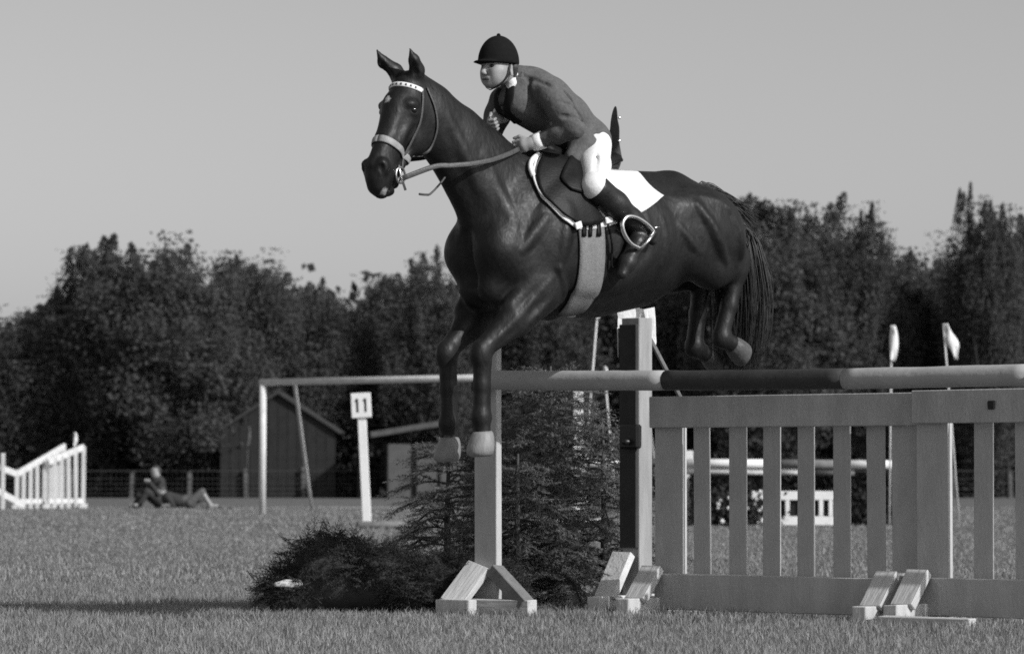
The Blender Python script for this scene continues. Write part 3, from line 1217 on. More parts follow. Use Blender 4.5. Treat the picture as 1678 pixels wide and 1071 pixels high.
# the pole
PA, PB = at(798, 623, 19.42), at(1830, 610, 17.0)
pb = empty('jump_pole', PA, 0, 'thick round jump pole with one dark painted band between pale ones', 'pole')
cuts = [(798, 'pole_pale'), (1092, 'pole_dark'), (1385, 'pole_pale'), (1690, 'pole_dark'), (1830, None)]
def pole_u(px):
    k = (px - CX) / FPX
    d = PB - PA
    return (k * PA.y - PA.x) / (d.x - k * d.y)
for (c0, m), (c1, _) in zip(cuts, cuts[1:]):
    u0, u1 = pole_u(c0), pole_u(c1) - .0004
    n = 14
    pts = []
    for i in range(n + 1):
        u = u0 + (u1 - u0) * i / n
        q = PA.lerp(PB, u) - PA
        q.z -= .015 * math.sin(math.pi * u)
        pts.append(q + Vector((random.uniform(-1, 1), random.uniform(-1, 1), random.uniform(-1, 1))) * .0012)
    obj('painted_band', tube_mesh(pts, [.0535 + random.uniform(-.001, .001) for _ in pts], 22), m, pb)

# spruces and brush
spruce('spruce_tree', ground_at(905, 20.95), 1.42, .80, 64, 'bushy cut spruce filling the jump between its two standards', seed=3)
spruce('spruce_tree', ground_at(735, 21.2), 1.0, .56, 44, 'low spread spruce at the left foot of the jump, below the right foreleg', droop=.42, seed=5)
spruce('spruce_tree', ground_at(990, 20.85), 1.1, .46, 36, 'small spruce squeezed against the square standard', seed=8)
spruce('spruce_tree', ground_at(850, 20.6), .9, .44, 32, 'short spruce in front, its boughs around the flat pale standard', droop=.4, seed=9)
brush_heap(ground_at(560, 20.1), [((-.07, 0, .20), (.27, .3, .27)), ((.18, .02, .16), (.30, .3, .23)), ((-.27, -.03, .08), (.19, .22, .17)), ((.42, 0, .10), (.22, .25, .17))],
           2600, 'rounded heap of dark brush lying left of the jump, a pale cut end sticking out', 11)
h1 = [o for o in bpy.data.objects if o.name == 'brush_heap'][0]
a = at(451, 957, 19.80) - h1.location
bq = at(520, 958, 20.02) - h1.location
obj('cut_branch', tube_mesh([a, a.lerp(bq, .25) + Vector((0, 0, .006)), a.lerp(bq, .6), bq], [.012, .024, .031, .020], 9), 'raw_wood', h1)
brush_heap(ground_at(765, 19.75) + Vector((-.05, .22, 0)), [((-.05, 0, .16), (.26, .18, .17)), ((.15, .05, .14), (.22, .18, .16)), ((-.24, 0, .08), (.16, .18, .12))],
           1300, 'lower heap of dark brush around the foot of the flat pale standard', 12)

# grass
fx = lambda Y: Y * (839 / FPX) * 1.55 + .8
blades('grass', 255000, fx, 14.6, 24.5, .018, .062, .0024, 1.0)
blades('grass', 120000, fx, 24.5, 46, .02, .055, .0045, 1.0)
blades('grass', 68000, fx, 46, 78, .025, .06, .008, 1.0)

# ================================================================== THE HORSE
def build_horse():
    F = Field((-1.62, -.42, .98), (1.24, .46, 3.02), .0095)
    c, ch, el = F.cone, F.chain, F.ell
    # trunk
    ch([(.18, 0, 2.00), (-.08, 0, 2.015), (-.42, 0, 2.005), (-.70, 0, 2.035), (-.95, 0, 2.095), (-1.18, 0, 2.105)],
       [.265, .395, .365, .335, .275, .225], .09, [.72, .66, .76, .82, .86, .95])
    ch([(-1.15, 0, 2.10), (-1.32, 0, 2.11), (-1.45, 0, 2.155)], [.215, .15, .065], .09)
    ch([(.06, 0, 2.38), (-.10, 0, 2.37), (-.40, 0, 2.28)], [.065, .068, .065], .12)         # withers
    ch([(-.75, 0, 2.315), (-1.0, 0, 2.325), (-1.22, 0, 2.265)], [.05, .055, .05], .10)      # croup ridge
    # neck
    ch([(.15, 0, 2.14), (.37, 0, 2.345), (.545, 0, 2.50), (.72, 0, 2.645), (.80, 0, 2.71)],
       [.265, .195, .145, .108, .090], .09, [.56, .52, .58, .72, .80])
    ch([(.10, 0, 2.385), (.29, 0, 2.490), (.47, 0, 2.590), (.65, 0, 2.695), (.79, 0, 2.775)], [.04, .03, .028, .028, .03], .07)
    for s in (1, -1):
        # shoulder, chest, forequarters
        c((-.02, s * .12, 2.28), (.31, s * .145, 1.97), .105, .105, .08, .62)
        el((.06, s * .18, 1.98), (.16, .085, .20), .07, pitch=.5)
        c((-.02, s * .185, 1.98), (.10, s * .175, 1.76), .12, .095, .05, .7)
        el((.33, s * .085, 1.90), (.12, .085, .17), .06)
        el((.29, s * .07, 1.73), (.13, .08, .09), .06)
        c((.30, s * .09, 2.10), (.56, s * .05, 2.45), .065, .04, .05)                        # neck muscle
        el((-.25, s * .215, 2.02), (.35, .06, .26), .10)                                     # rib cage
        # hindquarters
        el((-1.08, s * .17, 2.09), (.26, .12, .23), .08)
        el((-.90, s * .205, 2.20), (.10, .05, .06), .07)                                     # point of hip
        el((-1.25, s * .12, 2.03), (.13, .10, .19), .07)                                     # buttock
        c((-1.08, s * .175, 2.06), (-.93, s * .185, 1.965), .16, .095, .06, .72)             # thigh to stifle
        c((-1.22, s * .155, 2.0), (-1.18, s * .155, 1.88), .135, .09, .06, .72)
        el((-.86, s * .15, 2.0), (.12, .07, .11), .07)                                       # flank fold
        dz = 0 if s > 0 else -.03
        dx = 0 if s > 0 else -.02
        k = .04
        ch([(-.945, s * .185, 1.955), (-1.13, s * .165, 1.895 + dz * .4), (-1.28, s * .152, 1.905 + dz), (-1.365 + dx, s * .15, 1.92 + dz)],
           [.100, .104, .076, .058], k, .86)
        c((-1.20, s * .16, 1.95 + dz), (-1.405 + dx, s * .15, 1.985 + dz), .055, .028, .035)  # Achilles tendon, point of hock
        ch([(-1.375 + dx, s * .15, 1.95 + dz), (-1.35 + dx, s * .15, 1.87 + dz)], [.058, .055], .03)
        x1, z1 = (-1.24, 1.515) if s > 0 else (-1.315, 1.475)
        ch([(-1.35 + dx, s * .15, 1.88 + dz), ((-1.35 + dx + x1) / 2, s * .147, (1.88 + dz + z1) / 2), (x1, s * .145, z1 + .03)], [.052, .044, .046], .025)
        c((-1.378 + dx, s * .15, 1.90 + dz), (x1 - .03, s * .145, z1 + .05), .024, .024, .02)  # back tendon
        el((x1, s * .145, z1), (.056, .049, .056), .02)
        c((x1, s * .145, z1), (x1 - .085, s * .145, z1 - .032), .046, .048, .02)
    # forelegs (left one lit, right one in its shade)
    for s, sh, elb, kn, fe in ((1, (.31, .145, 1.93), (.09, .165, 1.73), (.468, .14, 1.395), (.463, .13, 1.075)),
                               (-1, (.33, -.145, 1.92), (.15, -.165, 1.70), (.462, -.14, 1.40), (.462, -.13, 1.045))):
        sh, elb, kn, fe = map(np.array, (sh, elb, kn, fe))
        c(sh, elb, .115, .10, .06, .8)
        m = elb * .55 + kn * .45
        ch([elb + [.0, 0, .0], m + [0, 0, .0], kn + [-.015, 0, .03]], [.112, .080, .054], .05, .85)
        c(elb + [.08, .03 * s, .05], m + [.045, .02 * s, .065], .05, .04, .03)                # extensor
        c(elb + [-.01, .035 * s, -.055], m + [-.03, .02 * s, -.05], .05, .036, .025)          # flexor
        el(kn + [.008, 0, 0], (.056, .053, .068), .025)
        c(kn + [-.045, 0, .02], kn + [-.035, 0, -.04], .022, .022, .02)
        m = kn * .5 + fe * .5
        ch([kn + [0, 0, -.04], m, fe + [0, 0, .03]], [.046, .040, .041], .02, .95)
        c(kn + [-.03, 0, -.05], fe + [-.03, 0, .04], .026, .027, .02)
        el(fe, (.052, .048, .054), .02)
        el(fe + [-.042, 0, -.005], (.024, .026, .034), .02)
        c(fe, fe + [-.012, 0, -.095], .041, .046, .02)
    # muscle and tendon ridges that catch the light
    for s in (1, -1):
        R_ = lambda pl, r, up, k=.03: F.ridge([(x, s, z) for x, z in pl], r, up, k)
        R_([(-.93, 2.22), (-1.01, 2.12), (-1.07, 2.02), (-1.15, 1.93)], .036, .027, .022)
        R_([(-1.17, 2.21), (-1.24, 2.12), (-1.27, 2.02), (-1.29, 1.96)], .032, .025, .022)
        R_([(-.80, 2.10), (-.88, 2.02), (-.93, 1.97)], .028, .015, .022)
        R_([(.14, 2.10), (.22, 2.0), (.28, 1.93)], .036, .018, .022)
        R_([(.02, 2.15), (.03, 2.0), (.06, 1.85)], .04, .018, .022)
        R_([(.06, 1.84), (.0, 1.74), (-.03, 1.68)], .028, .016, .02)
        R_([(-.12, 2.16), (-.16, 2.0), (-.17, 1.86)], .035, .010, .025)
        for xr in (-.34, -.46, -.58, -.69):
            R_([(xr + .03, 2.14), (xr, 2.0), (xr + .02, 1.88)], .02, .0035, .02)
        R_([(-.99, 2.27), (-1.12, 2.24), (-1.22, 2.19)], .035, .014, .022)
        R_([(.66, 2.60), (.56, 2.42), (.47, 2.24)], .03, .006)
        R_([(.43, 2.42), (.34, 2.22), (.30, 2.06)], .035, .006)
        R_([(-.62, 1.98), (-.50, 1.84), (-.36, 1.76)], .05, .006)
    # the two long muscles of the left forearm
    F.ridge([(.10, 1, 1.79), (.24, 1, 1.64), (.40, 1, 1.48)], .024, .010, .015)
    F.ridge([(.08, 1, 1.70), (.20, 1, 1.57), (.36, 1, 1.44)], .024, .010, .015)
    # head, in its own frame
    kw = dict(yaw=HDEL, piv=(HEADX, 0))
    hc = lambda a, b, ra, rb, k=.03, ls=1., **q: c(a, b, ra, rb, k, ls, **kw, **q)
    he = lambda p, r, k=.02, **q: el(p, r, k, **kw, **q)
    hc((.00, 0, 2.735), (.045, 0, 2.62), .085, .105, .05, .92)
    hc((.075, 0, 2.615), (.165, 0, 2.43), .098, .073, .04, .80)
    hc((.165, 0, 2.43), (.225, 0, 2.315), .073, .066, .04, .80)
    hc((.225, 0, 2.315), (.245, 0, 2.25), .072, .066, .035, .88)
    hc((.10, 0, 2.66), (.205, 0, 2.46), .045, .036, .03, 1.2)                                 # nasal bone
    hc((.205, 0, 2.46), (.295, 0, 2.33), .036, .034, .03, 1.1)
    for s in (1, -1):
        hc((-.02, s * .052, 2.60), (-.005, s * .052, 2.50), .088, .085, .035, .46)            # cheek
        he((-.025, s * .052, 2.48), (.08, .036, .08), .03)
        hc((.09, s * .072, 2.56), (.155, s * .055, 2.45), .018, .014, .03)                    # facial crest
        he((.085, s * .082, 2.645), (.042, .03, .026), .02)                                   # brow
        he((.075, s * .085, 2.60), (.035, .022, .02), .015)
        he((.285, s * .048, 2.318), (.040, .030, .044), .015)                                  # nostril wing
        he((.318, s * .060, 2.300), (.022, .020, .034), .012, sub=True)
        hc((.0, s * .035, 2.46), (.16, s * .022, 2.27), .03, .024, .03)                       # lower jaw
        # ears: cupped, pricked forward
        ez, e_ = 2.785, (.0 if s > 0 else .03)
        hc((-.01, s * .050, ez - .02), (.012, s * .066, ez + .04), .036, .043, .02, .85)
        hc((.012, s * .066, ez + .04), (.052 + e_, s * (.076 + e_ * .6), ez + .085), .043, .034, .012, .80)
        hc((.052 + e_, s * (.076 + e_ * .6), ez + .085), (.085 + e_ * 1.6, s * (.070 + e_), ez + .145), .031, .005, .012, .75)
        hc((.052, s * .084, ez + .02), (.095 + e_, s * .086, ez + .09), .020, .010, .012, sub=True)
    he((.285, 0, 2.265), (.04, .052, .05), .025)
    hc((.275, 0, 2.215), (.23, 0, 2.195), .036, .034, .02, 1.2)                               # upper lip
    he((.185, 0, 2.205), (.04, .042, .03), .02)                                               # lower lip
    hc((.225, -.075, 2.208), (.225, .075, 2.208), .006, .006, .008, sub=True)
    he((.13, 0, 2.245), (.035, .03, .028), .02)                                               # chin groove
    # throat fill
    c((.68, 0, 2.55), hh(-.04, 0, 2.55), .10, .088, .08, .62)
    c((.46, 0, 2.0), (.42, 0, 1.78), .012, .02, .06, sub=True)                                # breast furrow

    # coat: dark, glossy, with a small white star and snip
    m = mat('coat', .005, .014, scale=7, rough=.37, bump=.32, bscale=24, spec=.33, sheen=.0, stretch=(1, 1, .55))
    n, L = m.node_tree.nodes, m.node_tree.links
    bsdf = n['Principled BSDF']
    src = bsdf.inputs['Base Color'].links[0].from_socket
    tc = n.new('ShaderNodeTexCoord')
    nz = n.new('ShaderNodeTexNoise')
    nz.inputs['Scale'].default_value = 60
    L.new(tc.outputs['Object'], nz.inputs['Vector'])
    nr = n.new('ShaderNodeTexNoise')
    nr.inputs['Scale'].default_value = 34
    nr.inputs['Detail'].default_value = 6
    L.new(tc.outputs['Object'], nr.inputs['Vector'])
    rr = n.new('ShaderNodeMapRange')
    rr.inputs[1].default_value, rr.inputs[2].default_value = .3, .7
    rr.inputs[3].default_value, rr.inputs[4].default_value = .43, .60
    L.new(nr.outputs[0], rr.inputs[0])
    L.new(rr.outputs[0], bsdf.inputs['Roughness'])
    prev = src
    star = F.hit(hh(.4, -.012, 2.685), hh(0, -.012, 2.66))
    for p, r, v in ((star, .020, .50), (hh(.262, .035, 2.195), .024, .30)):
        dn = n.new('ShaderNodeVectorMath')
        dn.operation = 'DISTANCE'
        dn.inputs[1].default_value = tuple(p)
        L.new(tc.outputs['Object'], dn.inputs[0])
        ad = n.new('ShaderNodeMath')
        ad.operation = 'MULTIPLY_ADD'
        L.new(nz.outputs[0], ad.inputs[0])
        ad.inputs[1].default_value = .03
        L.new(dn.outputs['Value'], ad.inputs[2])
        mr = n.new('ShaderNodeMapRange')
        mr.inputs[1].default_value = r + .018
        mr.inputs[2].default_value = r + .006
        L.new(ad.outputs[0], mr.inputs[0])
        mx = n.new('ShaderNodeMix')
        mx.data_type = 'RGBA'
        L.new(mr.outputs[0], mx.inputs[0])
        L.new(prev, mx.inputs[6])
        mx.inputs[7].default_value = (v, v, v, 1)
        prev = mx.outputs[2]
    L.new(prev, bsdf.inputs['Base Color'])
    h = obj('horse', F.mesh('horse'), m)
    h.matrix_world = HF.M
    tag(h, 'dark bay horse with a small white star, jumping over the pole with its knees tucked', 'horse')
    # eyes
    for s in (1, -1):
        bm = bmesh.new()
        bmesh.ops.create_uvsphere(bm, u_segments=14, v_segments=10, radius=.021)
        o = obj('eye', bm_mesh(bm, 'eye'), 'eye', h, smooth=True)
        o.location = hh(.086, s * .092, 2.615)
    # hooves
    def hoof(p, fwd, s, size=1.0):
        """a tapering hoof hanging below p, toe towards fwd"""
        bm = bmesh.new()
        rings = []
        nseg = 18
        for z, r, sx in ((0.014, .040, 0), (.004, .047, 0), (-.016, .054, .004), (-.042, .060, .011), (-.066, .0615, .017), (-.082, .056, .018), (-.090, .042, .016)):
            ring = []
            for k in range(nseg):
                a = 6.2832 * k / nseg
                rx = r * (1.08 if math.cos(a) > 0 else .86)
                ring.append(bm.verts.new((math.cos(a) * rx + sx, math.sin(a) * r * .95, z)))
            rings.append(ring)
        for a_, b_ in zip(rings, rings[1:]):
            for k in range(nseg):
                bm.faces.new((a_[k], a_[(k + 1) % nseg], b_[(k + 1) % nseg], b_[k]))
        bm.faces.new(rings[0])
        bm.faces.new(rings[-1][::-1])
        o = obj('hoof', bm_mesh(bm, 'hoof'), 'hoof' if p[0] > 0 else 'hoof_dark', h, smooth=True)
        down = Vector(fwd[1]).normalized()
        x = Vector(fwd[0])
        z = -down
        x = (x - z * x.dot(z)).normalized()
        y = z.cross(x)
        o.matrix_local = Matrix.Translation(Vector(p)) @ Matrix((x, y, z)).transposed().to_4x4() @ Matrix.Scale(size, 4)
    hoof((.447, .13, .985), ((1, 0, .25), (-.08, 0, -1)), 1, 1.22)
    hoof((.450, -.13, .955), ((1, 0, .25), (-.08, 0, -1)), -1, 1.18)
    hoof((-1.325, .145, 1.483), ((.35, 0, -1), (-1, 0, -.30)), 1, 1.15)
    hoof((-1.41, -.145, 1.443), ((.35, 0, -1), (-1, 0, -.30)), -1, 1.05)

    # hair: three-sided tapering strands
    def hair(name, strands, r0, m):
        V, T, k = [], [], 0
        for P in strands:
            nP = len(P)
            d = np.gradient(P, axis=0)
            d /= np.linalg.norm(d, axis=1)[:, None] + 1e-9
            x = np.cross(d, np.array([.3, .8, .2]))
            x /= np.linalg.norm(x, axis=1)[:, None] + 1e-9
            y = np.cross(d, x)
            r = (r0 * (1 - np.linspace(0, 1, nP)) ** .6 + .0004)[:, None]
            for a in (0, 2.094, 4.189):
                V.append(P + x * r * math.cos(a) + y * r * math.sin(a))
            for j in range(nP - 1):
                for q in range(3):
                    a0, a1 = k + q * nP + j, k + ((q + 1) % 3) * nP + j
                    T.append((a0, a1, a1 + 1, a0 + 1))
            k += 3 * nP
        me = fast_mesh(name, np.concatenate(V), np.array(T))
        me.polygons.foreach_set('use_smooth', np.ones(len(me.polygons), bool))
        return obj(name, me, m, h)
    # mane along the crest, most of it falling to the right side
    crest = spline([(.08, 0, 2.432), (.17, 0, 2.462), (.30, 0, 2.522), (.48, 0, 2.617), (.66, 0, 2.722), (.79, 0, 2.805)], 20)
    S = []
    for i in range(1500):
        p = crest[RNG.integers(len(crest))] + RNG.normal(size=3) * [.012, .006, .004]
        sd_ = -1 if RNG.random() < .8 else 1
        L_ = .10 * (.6 + .6 * RNG.random())
        o1 = np.array([-.010, sd_ * .014, .014])
        o2 = np.array([-.02 + RNG.normal() * .01, sd_ * .055, -L_ * .45])
        o3 = np.array([-.03 + RNG.normal() * .02, sd_ * .085, -L_])
        S.append(np.array([p - [0, 0, .012], p + o1, p + o2, p + o3]))
    hair('mane', S, .0028, 'horse_hair')
    # tail: dock lifted, hair streaming down behind the hocks
    S = []
    dock = spline([(-1.40, 0, 2.19), (-1.45, 0, 2.20), (-1.485, 0, 2.15)], 8)
    for i in range(5200):
        u = RNG.random()
        p = dock[int(u * (len(dock) - 1))] + RNG.normal(size=3) * [.012, .016, .012]
        wob = RNG.normal(size=3)
        L_ = .55 + .45 * RNG.random()
        zend = 2.16 - .82 * L_
        ln = np.array([-1.50 + wob[0] * .026, wob[1] * .05, 2.03])
        l2 = np.array([-1.54 + wob[0] * .042, wob[1] * .06, (2.03 + zend) / 2])
        l3 = np.array([-1.53 + wob[0] * .034 + RNG.normal() * .012, wob[1] * .05 + RNG.normal() * .012, zend])
        S.append(spline([p, (p + ln) / 2 + [-.02, 0, .02], ln, l2, l3], 3))
    for i in range(1100):                                    # wisps flying off the top of the dock
        u = RNG.random()
        p = np.array([-1.17 - .23 * u, RNG.normal() * .012, 2.315 - .10 * u])
        e = p + np.array([-.14 - .14 * RNG.random(), RNG.normal() * .025, -.02 - .13 * RNG.random()])
        S.append(spline([p - [0, 0, .025], p + (e - p) * .35 + [0, 0, .045 + .03 * RNG.random()], e + [0, 0, .02]], 4))
    hair('tail', S, .0036, 'tail_hair')
    return h, F


HORSE, HFLD = build_horse()


def side(x, z, off, s=1, lmax=.44):
    """point on the horse's flank at (x, z)"""
    return HFLD.hit((x, s * lmax, z), (x, s * .01, z), off)


def head_side(x, z, off, s=1):
    return HFLD.hit(hh(x, s * .20, z), hh(x, 0, z), off)


def drape(name, parent, top, bot, nu, nv, off, thick, m, s=1, mid=None):
    """patch between two px polylines, laid on the flank of the horse"""
    A, B = spline(top, 8), spline(bot, 8)
    C_ = spline(mid, 8) if mid else None
    ii = lambda P, u: np.array([np.interp(u * (len(P) - 1), np.arange(len(P)), P[:, k]) for k in range(P.shape[1])])
    V, T = [], []
    for i in range(nu + 1):
        a, b = ii(A, i / nu), ii(B, i / nu)
        for j in range(nv + 1):
            t = j / nv
            q = a + (b - a) * t
            if C_ is not None:
                q = q + (ii(C_, i / nu) - (a + b) / 2) * 4 * t * (1 - t)
            V.append(side(q[0], q[1], off, s))
    for i in range(nu):
        for j in range(nv):
            k = i * (nv + 1) + j
            T.append((k, k + 1, k + nv + 2, k + nv + 1))
    o = obj(name, pyd(name, V, T), m, parent, smooth=True)
    md = o.modifiers.new('thick', 'SOLIDIFY')
    md.thickness = thick
    md.offset = 0
    return o


def xz(px, py, l=.30):
    p = hp(px, py, l)
    return (p[0], p[2])


def strap(name, parent, pts, wd, th, m, normals):
    """flat strap through points, thin along the given normals"""
    P = spline(pts, 6)
    N = spline(normals, 6)
    return obj(name, tube_mesh(P, [wd / 2] * len(P), 8, flat=th / wd, flat_dir=[tuple(n) for n in N]), m, parent)


def build_tack():
    sad = empty('saddle', HF.O, HF.rz, 'black jumping saddle with forward flaps, stirrup irons and a pale girth', 'saddle')
    cl = empty('saddle_cloth', HF.O, HF.rz, 'white saddle cloth, its back corner standing out behind the boot of the rider', 'saddle cloth')
    X = lambda px, py, l=.30: xz(px, py, l)
    for s in (1, -1):
        # cloth: front edge, lower edge and the big pale rear corner
        drape('cloth_panel', cl, [X(877, 256, .06), X(906, 262, .10), X(960, 276, .12), X(1000, 281, .12), X(1046, 285, .10)],
              [X(932, 371), X(950, 377), X(988, 372), X(1044, 352), X(1088, 323, .25)], 30, 22, .014, .008, 'white_cloth', s,
              [X(893, 308, .27), X(925, 316, .3), X(965, 322, .31), X(1012, 322, .31), X(1072, 303, .25)])
        # flap: set 2 cm back from the front of the cloth so that its edge shows as piping
        drape('flap', sad, [X(884, 258, .10), X(925, 266, .12), X(958, 273, .12)],
              [X(939, 369), X(962, 371), X(986, 362)], 16, 16, .030, .010, 'black_leather', s,
              [X(898, 311, .285), X(935, 318, .31), X(972, 318, .32)])
        drape('skirt', sad, [X(915, 266, .10), X(955, 272, .12), X(985, 279, .12)],
              [X(938, 316), X(962, 322), X(988, 312)], 12, 8, .044, .008, 'black_leather', s,
              [X(926, 292, .27), X(958, 298, .3), X(990, 298, .3)])
        # girth and billets
        drape('girth', sad, [X(944, 372), X(965, 374), X(985, 368)], [X(917, 512, .12), X(936, 515, .12), X(955, 508, .12)], 6, 26, .010, .008, 'girth_web', s)
        for k_, px in enumerate((949, 959, 971)):
            drape('billet', sad, [X(px, 362), X(px + 6, 362)], [X(px - 1, 388), X(px + 5, 388)], 2, 4, .020, .005, 'black_leather', s)
    # girth under the belly
    pts = [side(*X(936, 514, .12), .010, 1), (hp(936, 516, .1)[0], 0, 0), side(*X(936, 514, .12), .010, -1)]
    zz = HFLD.hit((pts[0][0], 0, 1.4), (pts[0][0], 0, 1.8), .008)
    P = spline([pts[0], zz, pts[2]], 6)
    obj('girth_underside', tube_mesh(P, [.055] * len(P), 8, flat=.12, flat_dir=(0, 0, 1)), 'girth_web', sad)
    # seat, pommel and cantle
    F = Field((-.75, -.25, 2.25), (.1, .25, 2.65), .011)
    F.chain([(-.08, 0, 2.475), (-.22, 0, 2.44), (-.40, 0, 2.425), (-.52, 0, 2.455)], [.045, .045, .05, .04], .04, [1.6, 2.0, 2.8, 3.6])
    F.cone((-.055, -.04, 2.485), (-.055, .04, 2.485), .022, .022, .03)
    obj('seat', F.mesh('seat'), 'black_leather', sad)
    # little pale tabs at the lower corners of the cloth
    for px, py in ((938, 371), (989, 362)):
        q = side(*X(px, py), .035)
        d = board('cloth_tab', cl, q, (.045, .012, .035), 'white_cloth', (0, .3, 0), .004)
    # piping along the front edge of the cloth
    P = [side(*X(px, py, l), .022) for px, py, l in ((879, 258, .10), (889, 270, .2), (892, 290, .26), (902, 318, .3), (917, 344, .3), (937, 370, .3))]
    obj('piping', tube_mesh(spline(P, 6), .0065, 8), 'white_cloth', cl)
    P = [side(*X(px, py, l), .020) for px, py, l in ((879, 258, .10), (887, 265, .2), (893, 276, .26), (896, 290, .28))]
    obj('piping', tube_mesh(spline(P, 6), [.014] * 19, 8), 'white_cloth', cl)
    # loose end of the stirrup leather: a D-shaped loop under the flap
    P = [side(*X(px, py), .022) for px, py in ((990, 368), (996, 400), (999, 436), (1012, 428), (1024, 412), (1022, 392), (1008, 376))]
    obj('leather_loop', tube_mesh(spline(P, 6), [.006] * 37, 6), 'black_leather', sad)

    # ---- bridle
    br = empty('bridle', HF.O, HF.rz, 'dark bridle with a pale browband and broad pale noseband, reins to the rider', 'bridle')
    def ring(name, c0, n0, r0, wd, th, m, a0=0, a1=6.2832, n=36, off=.004):
        """band round the head: centre and plane normal in head coords"""
        c0 = np.array(c0)
        n0 = np.array(n0) / np.linalg.norm(n0)
        fx_ = np.array([1, 0, 0]) - n0 * n0[0]
        fx_ /= np.linalg.norm(fx_)
        fy_ = np.cross(n0, fx_)
        P, Nn = [], []
        for i in range(n + 1):
            a = a0 + (a1 - a0) * i / n
            d = fx_ * math.cos(a) + fy_ * math.sin(a)
            o, e = hh(*(c0 + d * r0)), hh(*c0)
            P.append(HFLD.hit(o, e, off))
            Nn.append((o - e) / np.linalg.norm(o - e))
        o = obj(name, tube_mesh(P, [wd / 2] * len(P), 8, flat=th / wd, flat_dir=[tuple(q) for q in Nn]), m, br)
        return o
    # browband: across the forehead below the ears
    a1 = 1.75
    ring('browband', (.02, 0, 2.725), (-.35, 0, 1), .22, .026, .007, 'pale_trim', -a1, a1, 30)
    for k_ in range(9):
        a = -1.4 + 2.8 * (k_ + .5) / 9
        ring('browband_inlay', (.02, 0, 2.725), (-.35, 0, 1), .22, .014, .009, 'bridle_leather', a - .05, a + .05, 4, .0055)
    ring('noseband', (.14, 0, 2.405), (-.5, 0, 1), .20, .040, .007, 'noseband_leather')
    for s in (1, -1):
        pts = [head_side(x, z, .004, s) for x, z in ((.0, 2.735), (.012, 2.66), (.03, 2.56), (.065, 2.47), (.10, 2.38), (.125, 2.315))]
        nn = [hh(0, s, 0) - hh(0, 0, 0)] * 6
        strap('cheek_strap', br, pts, .017, .006, 'bridle_leather', nn)
        pts = [head_side(x, z, .005, s) for x, z in ((-.03, 2.74), (-.065, 2.64), (-.085, 2.54), (-.075, 2.45), (-.04, 2.41))]
        pts.append(hh(-.02, 0, 2.385))
        strap('throat_lash', br, pts, .015, .006, 'bridle_leather', [nn[0]] * 5 + [np.array([-.5, s * .2, -1])])
        # bit ring and curb chain hardware
        q = head_side(.152, 2.285, .012, s)
        bm = bmesh.new()
        def torus(R, r, nR=22, nr=8):
            bm = bmesh.new()
            rs = []
            for i in range(nR):
                a = 6.2832 * i / nR
                rs.append([bm.verts.new(((R + r * math.cos(6.2832 * k / nr)) * math.cos(a), r * math.sin(6.2832 * k / nr), (R + r * math.cos(6.2832 * k / nr)) * math.sin(a))) for k in range(nr)])
            for i in range(nR):
                for k in range(nr):
                    bm.faces.new((rs[i][k], rs[i][(k + 1) % nr], rs[(i + 1) % nR][(k + 1) % nr], rs[(i + 1) % nR][k]))
            return bm
        bm.free()
        b = obj('bit_ring', bm_mesh(torus(.040, .006), 'bit_ring'), 'steel', br, smooth=True)
        b.location = q
        b.rotation_euler = (0, 0, HDEL)
        b2 = obj('bit_shank', tube_mesh([q + np.array([.01, 0, .05]), q, q + np.array([-.03, s * .004, -.075])], .0065, 8), 'steel', br)
        strap('chin_strap', br, [q + np.array([0, 0, .03]), head_side(.12, 2.26, .01, s), hh(.10, 0, 2.235)], .018, .006, 'bridle_leather', [nn[0], nn[0], np.array([-.6, 0, -1])])
    # reins
    q1 = head_side(.145, 2.275, .022, 1)
    L1_ = [q1, hp(712, 273, .15), hp(742, 271, .175), hp(775, 268, .19), hp(806, 262, .185), hp(832, 253, .15), hp(851, 244, .095)]
    strap('rein', br, L1_, .027, .005, 'bridle_leather', [hh(0, 1, .15) - hh(0, 0, 0)] + [np.array([0, 1, .15])] * 6)
    q2 = head_side(.145, 2.275, .022, -1)
    R1_ = [q2, (.75, -.16, 2.38), (.55, -.19, 2.42), (.36, -.19, 2.50), hp(808, 203, -.07)]
    strap('rein', br, R1_, .022, .005, 'bridle_leather', [np.array([0, -1, .15])] * 5)
    obj('rein_end', tube_mesh(spline([hp(737, 279, .02), hp(722, 300, .03), hp(706, 317, .04), hp(698, 319, .04), hp(687, 318, .04)], 5), .006, 6), 'bridle_leather', br)
    # running strap of the martingale down the neck side
    pts = [HFLD.hit((x, .4, z), (x, 0, z), .004) for x, z in ((.13, 2.46), (.22, 2.30), (.33, 2.14), (.42, 2.02))]
    return sad


SADDLE = build_tack()


